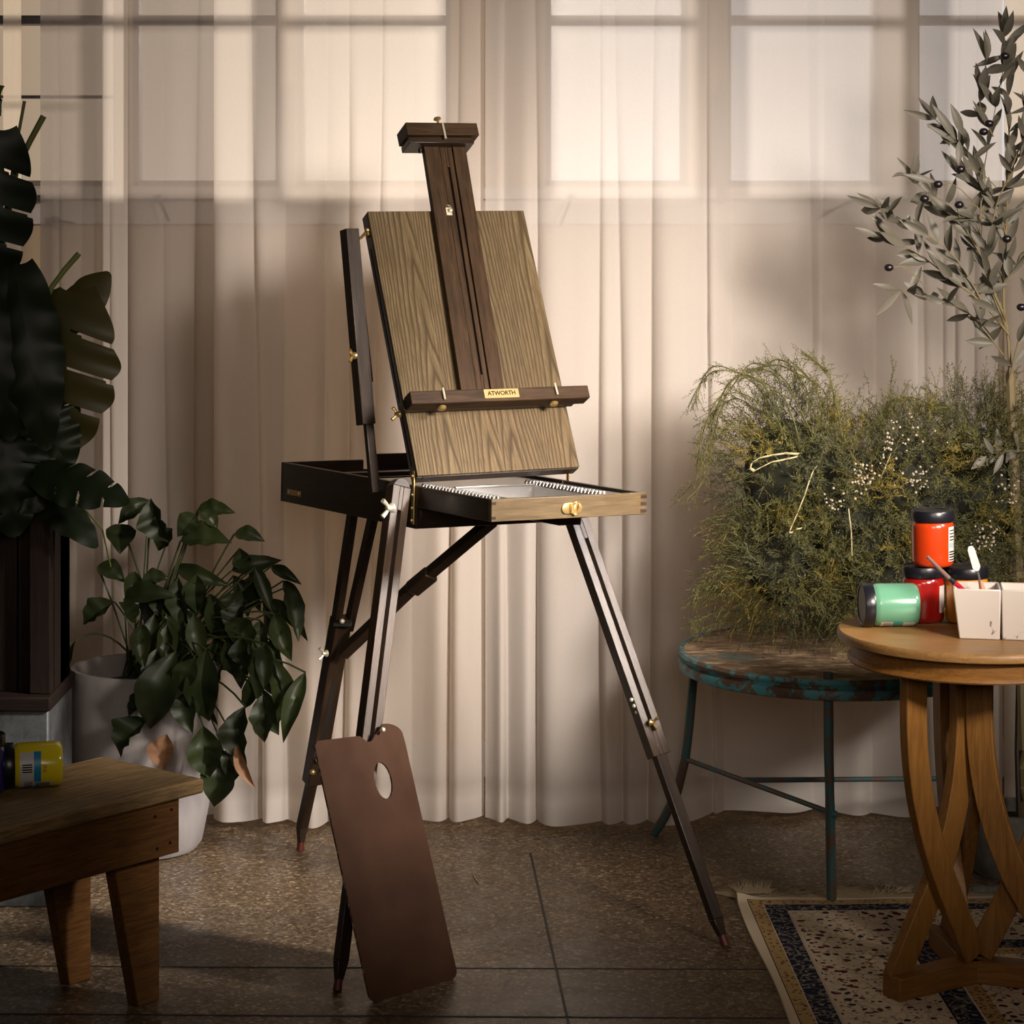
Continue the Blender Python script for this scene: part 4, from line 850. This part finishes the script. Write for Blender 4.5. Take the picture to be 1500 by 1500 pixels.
# jars on the bench
pj = stand(95,1157,.40); yj = pj.y+.035; rj = .0405
TY = V(((88-750)*yj/F+.004, yj, .40+.0415)); RY = Matrix.Rotation(math.radians(14),4,'Z') @ Matrix.Rotation(-PI/2,4,'Y')
jar(TY, RY, 'p_yellow', 'yellow paint jar lying on its side on the bench', [(195,315,.053,.078,'lbl_white'),(193,317,.040,.053,'lbl_blue'),(212,232,.020,.053,'lbl_white')]+[(214+i*2.4,215.2+i*2.4,.024,.050,'ink') for i in range(7)]+[(197+i*5,199+i*5,.055,.070,'ink') for i in range(8)]+[(262+i*6,265+i*6,.056,.074,'ink') for i in range(4)]+[(262+i*5,264+i*5,.030,.037,'ink_red') for i in range(4)])
pb_ = stand(-20,1168,.40); pb_.y += .03; pb_ = V(((-26-750)*pb_.y/F, pb_.y, .40)); jar(pb_, Z0, 'p_blue', 'dark blue paint jar standing at the left picture edge on the bench')

# ------------------------------------------------------------------ white pot with the wilting lily
PY = 5.46; pc = V(((210-750)*PY/F, PY, 0)); ph_z = HC-(975-HOR)*PY/F; k_ = PY/F
pot = thing('white_planter', pc, 'large white scored planter between the bench and the easel', 'plant pot')
prof = [(0,.0),(.100,.0),(.122,.004),(.134,.02),(.150,.10),(.162,.20),(.169,.29),(.170,.36),(.168,ph_z-.03),(.167,ph_z-.008),(.163,ph_z),(.153,ph_z),(.149,ph_z-.01),(.147,ph_z-.06),(0,ph_z-.06)]
at(pc, G().lathe(prof, 64), 'pot_body', 'pot', pot); at(pc, G().lathe([(0,ph_z-.05),(.147,ph_z-.05)], 40), 'soil', 'soil', pot)
ly = thing('peace_lily', pc+V((0,0,ph_z-.05)), 'wilting dark green peace lily drooping over the white planter', 'plant'); rr = random.Random(12)
Lz = [(535,195,600,350,95),(530,200,418,285,62),(690,250,628,330,72),(700,235,836,245,58),(705,240,770,310,50),(640,345,822,352,80),(830,320,940,347,52),(820,450,1000,412,62),(620,435,822,505,58),(960,435,1070,500,40),(1005,485,1082,572,42),(888,470,925,600,50),(930,560,1006,655,62),(945,550,1092,702,50),(922,625,935,770,66),(810,625,885,752,85),(950,750,985,995,78),(1082,810,1003,1062,62),(910,800,865,940,50),(868,930,875,1140,100),(622,738,530,1012,135),(730,730,742,985,110),(795,760,772,1000,85),(525,870,455,965,50),(530,975,428,1112,95),(660,880,682,1030,80),(720,1000,742,1185,110),(790,1085,758,1287,112),(832,1060,822,1205,80),(430,285,425,392,95),(345,435,445,492,66),(540,530,600,690,105),(440,550,630,540,74),(405,560,295,642,75),(265,700,232,965,75),(700,480,722,610,95),(770,555,855,625,85),(595,590,700,660,70),(850,370,872,445,60),(740,600,790,715,95),(500,490,600,480,50),(650,560,560,640,70),(870,640,840,760,70),(690,760,640,880,80),(890,440,955,520,55),(760,690,840,800,80),(610,300,560,380,70),(480,620,420,560,60)]
fo = G(); sm_ = G()
for k in range(48):
    a_ = rr.uniform(0, 1); bx0 = 470+520*a_+rr.gauss(0,25); by0 = 420+rr.uniform(0,300)+260*a_*rr.random(); Lz.append((bx0, by0, bx0+rr.uniform(-40,70), by0+rr.uniform(110,210), rr.uniform(45,80)))
for i, (bx_, by_, tx_, ty_, w_) in enumerate(Lz):
    low = by_ > 600; Y = (5.24 if by_ > 700 else 5.30) if low else PY-.05; Y += rr.uniform(-.05,.05)
    s_ = .4134; b = P(bx_*s_, 650+by_*s_, Y); t_ = P(tx_*s_, 650+ty_*s_, Y-rr.uniform(-.02,.05))
    fo.leaf(b, t_, w_*s_*Y/F*1.12, V((rr.gauss(0,.35), -1, .55)), rr.uniform(.04,.2), rr.uniform(.25,.6), 12, shape=.8, curl=rr.uniform(-.08,.08))
    o0 = V((pc.x+rr.uniform(-.05,.06), PY+rr.uniform(-.05,.05), ph_z-.04)); m_ = o0.lerp(b,.55)+V((0,0,.10 if low else .03)); pts = [o0*(1-t)**2+m_*2*t*(1-t)+b*t*t for t in [k/8 for k in range(9)]]
    sm_.tube(pts, .0022, 6)
obj('foliage', fo, 'lily', ly, smooth=70); obj('stems', sm_, 'lily_dark', ly)
for bx_, by_, tx_, ty_, w_ in ((590,1030,575,1160,95),(835,1060,905,1222,42)):
    s_ = .4134; obj('dead_leaf', G().leaf(P(bx_*s_,650+by_*s_,5.24), P(tx_*s_,650+ty_*s_,5.22), w_*s_*5.2/F, (0,-1,.3), .08, .4, 10, curl=.08), 'dead', ly, smooth=70, label='withered brown leaf')

# ------------------------------------------------------------------ monstera
mo = thing('monstera_plant', P(-40,760,5.05), 'dark glossy monstera with split leaves at the left edge', 'plant')
def monstera(base, tip, hw, nrm, m, lobes=6, slit=.10, drop=.2, one=None, deep=.38):
    base, tip, nrm = V(base), V(tip), V(nrm); ax = tip-base; L = ax.length; d = ax/L; nrm = (nrm-d*nrm.dot(d)).normalized(); side = d.cross(nrm); g = G(); ns_, nt = 72, 10
    for sgn in ((-1,1) if one is None else (one,)):
        k = len(g.v); idx = {}
        for i in range(ns_+1):
            s = i/ns_; wd = hw*(max(0, math.sin(PI*(.10+.88*s)**.80)))**.75 if s < 1 else 0
            ph_ = (s*lobes) % 1; sc_l = 1-.10*(2*ph_-1)**2
            for j in range(nt+1):
                t = j/nt; u_ = t*wd*sc_l
                p = base+d*(L*s+ (t*hw*.30*(1-s*.6)) - (hw*.35*t*t if s < .15 else 0)*(1-s/.15 if s < .15 else 0))+side*(sgn*u_)+nrm*(-.25*u_*u_/hw+.035*math.sin(2*PI*ph_)*t*hw*1.2+drop*L*math.sin(PI*s)*.3)
                idx[i, j] = len(g.v); g.v.append(tuple(p))
        for i in range(ns_):
            s = (i+.5)/ns_; ph_ = (s*lobes) % 1
            for j in range(nt):
                t = (j+.5)/nt
                if slit and .08 < s < .93 and (ph_ < slit*(.3+t)) and t > deep: continue
                f_ = (idx[i,j], idx[i+1,j], idx[i+1,j+1], idx[i,j+1]); g.f.append(f_ if sgn > 0 else f_[::-1]); g.mi.append(0)
    return obj('leaf', g, m, mo, smooth=180)
cam = (0,-1,0)
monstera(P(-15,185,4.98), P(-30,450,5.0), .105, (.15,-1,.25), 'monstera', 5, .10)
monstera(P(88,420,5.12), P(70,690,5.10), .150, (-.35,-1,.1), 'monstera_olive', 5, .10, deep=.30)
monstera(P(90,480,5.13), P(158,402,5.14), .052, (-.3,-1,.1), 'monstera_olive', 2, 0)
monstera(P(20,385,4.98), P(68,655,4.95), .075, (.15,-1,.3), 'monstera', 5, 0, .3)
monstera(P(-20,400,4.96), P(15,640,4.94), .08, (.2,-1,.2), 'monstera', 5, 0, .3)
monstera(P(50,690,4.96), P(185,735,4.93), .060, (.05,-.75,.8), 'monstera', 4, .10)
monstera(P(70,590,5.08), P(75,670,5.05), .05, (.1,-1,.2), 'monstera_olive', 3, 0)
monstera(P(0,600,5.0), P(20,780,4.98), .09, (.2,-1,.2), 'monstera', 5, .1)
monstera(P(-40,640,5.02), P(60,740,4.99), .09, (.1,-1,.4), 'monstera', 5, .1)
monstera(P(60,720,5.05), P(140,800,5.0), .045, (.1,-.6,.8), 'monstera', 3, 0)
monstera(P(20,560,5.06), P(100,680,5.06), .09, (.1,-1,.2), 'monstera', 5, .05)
for a, b, r_ in (((22,240),(36,148),.0035),((-2,170),(2,125),.007),((26,245),(64,170),.0065),((76,420),(116,371),.006)): 
    pa, pb = P(*a,5.08), P(*b,5.08); obj('cut_stem', G().tube([pa, pa.lerp(pb,.5)+V((-.002,0,0)), pb], [r_*.9,r_,r_*1.05], 10), 'cut_stem', mo, label='pale green cut stem')
g = G()
for a in ((-15,190),(72,470),(20,390),(-20,400),(60,690),(0,600),(26,240),(22,240),(76,420)):
    b = P(*a,5.06); o0 = P(-30,800,5.08); g.tube([o0, o0.lerp(b,.5)+V((-.03,0,.03)), b], .006, 8)
g.tube([P(60,718,5.05), P(110,730,5.02), P(150,775,5.1), P(162,830,5.2)], .002, 6)
obj('stems', g, 'cut_stem', mo)
# timber crate it stands in, on a galvanised box
bX0, bX1 = (-180-750)*5.03/F, (75-750)*5.03/F; zt_c = HC-(715-HOR)*5.1/F; zb_c = HC-(1006-HOR)*5.1/F
cr_ = thing('plant_crate', ((bX0+bX1)/2,5.13,zb_c), 'tall dark timber crate holding the monstera, on the grey tin box', 'crate')
for i in range(5):
    x0 = bX0+(bX1-bX0)*i/5; obj('slat', G().box((-.0,0,0), (zt_c-zb_c,.02,(bX1-bX0)/5-.004)), 'dark_timber', cr_, Matrix.Translation((x0,5.05,zb_c)) @ Matrix(((0,0,1,0),(0,1,0,0),(1,0,0,0),(0,0,0,1))), .002)
obj('corner_post', G().box((0,0,0), (zt_c-zb_c+.02,.035,.045)), 'dark_timber', cr_, Matrix.Translation((bX1-.045,5.02,zb_c)) @ Matrix(((0,0,1,0),(0,1,0,0),(1,0,0,0),(0,0,0,1))), .003)
obj('side_panel', G().box((bX1-.02,5.07,zb_c), (bX1,5.24,zt_c)), 'dark_timber', cr_); obj('side_panel', G().box((bX0,5.07,zb_c), (bX0+.02,5.24,zt_c)), 'dark_timber', cr_); obj('back_panel', G().box((bX0,5.24,zb_c), (bX1,5.135,zt_c)), 'dark_timber', cr_)
obj('soil', G().box((bX0+.02,5.07,zb_c), (bX1-.02,5.24,zt_c-.04)), 'soil', cr_)
gx = thing('tin_box', ((bX0+bX1)/2,5.13,0), 'grey galvanised tin box under the timber crate behind the bench', 'box')
obj('box_shell', G().box((bX0,5.0,0), (bX1,5.27,zb_c-.025)), 'galvanised', gx, None, .004); obj('rim', G().box((bX0-.005,4.99,zb_c-.03), (bX1+.006,5.275,zb_c)), 'dark_timber', gx, None, .004)

# ------------------------------------------------------------------ light, world, camera
w = bpy.data.worlds.new('World'); S.world = w; w.use_nodes = True; t = w.node_tree; q = N.__new__(N); q.t = t; bg = t.nodes['Background']
tc = q.n('ShaderNodeTexCoord'); o = q.xyz(tc.outputs['Generated'])
out_ = q.ramp(o[1], [(.2, 0), (.5, 1)])                    # daylight outside the back wall, dim studio behind the camera
sky = q.ramp(q.math('ADD', q.math('MULTIPLY', o[0], 1.6), .5), [(.18, (.34,.25,.17)), (.42, (.60,.52,.44)), (.62, (.60,.57,.57))])
q.l(q.mix(out_, (.016,.013,.010), sky), bg.inputs[0]); bg.inputs[1].default_value = 1.0
def area(name, loc, to, size, energy, col, spread=180, sy=None):
    l_ = bpy.data.lights.new(name, 'AREA'); l_.energy = energy; l_.color = col; l_.size = size; l_.spread = math.radians(spread)
    if sy: l_.shape = 'RECTANGLE'; l_.size_y = sy
    o_ = bpy.data.objects.new(name, l_); C.objects.link(o_); o_.location = loc; o_.rotation_euler = (V(to)-V(loc)).to_track_quat('-Z', 'Y').to_euler(); return o_
def spot(name, loc, to, energy, col, deg, blend, rad):
    l_ = bpy.data.lights.new(name, 'SPOT'); l_.energy = energy; l_.color = col; l_.spot_size = math.radians(deg); l_.spot_blend = blend; l_.shadow_soft_size = rad
    o_ = bpy.data.objects.new(name, l_); C.objects.link(o_); o_.location = loc; o_.rotation_euler = (V(to)-V(loc)).to_track_quat('-Z', 'Y').to_euler(); return o_
spot('key_lamp', (2.1,1.9,2.3), (.47,5.0,1.16), 1640, (1,.88,.77), 30, 1, .5)
area('fill_light', (.3,-.3,2.4), (.3,5.4,1.5), 1.6, 5, (1,.86,.74), 50)  # unseen fill behind the camera, added to soften the dark sides
sun = bpy.data.lights.new('sun', 'SUN'); sun.energy = 3.6; sun.color = (1,.89,.78); sun.angle = math.radians(3)
area('leg_sheen_light', (2.35,3.45,2.25), (-.1,4.72,.66), .32, 3.3, (1,.92,.86), 18, .55)  # unseen area light, added to put a sheen on the easel legs
so = bpy.data.objects.new('sun', sun); C.objects.link(so); so.rotation_euler = V((0,-1,-.09)).to_track_quat('-Z', 'Y').to_euler()
cd = bpy.data.cameras.new('camera'); cd.sensor_width = 36; cd.lens = 84; cd.shift_y = -.30; cd.clip_start = .05
co = bpy.data.objects.new('camera', cd); C.objects.link(co); co.location = (0,0,HC); co.rotation_euler = (PI/2,0,0); S.camera = co
S.view_settings.view_transform = 'Standard'; S.view_settings.look = 'None'; S.view_settings.exposure = .3; S.view_settings.gamma = 1
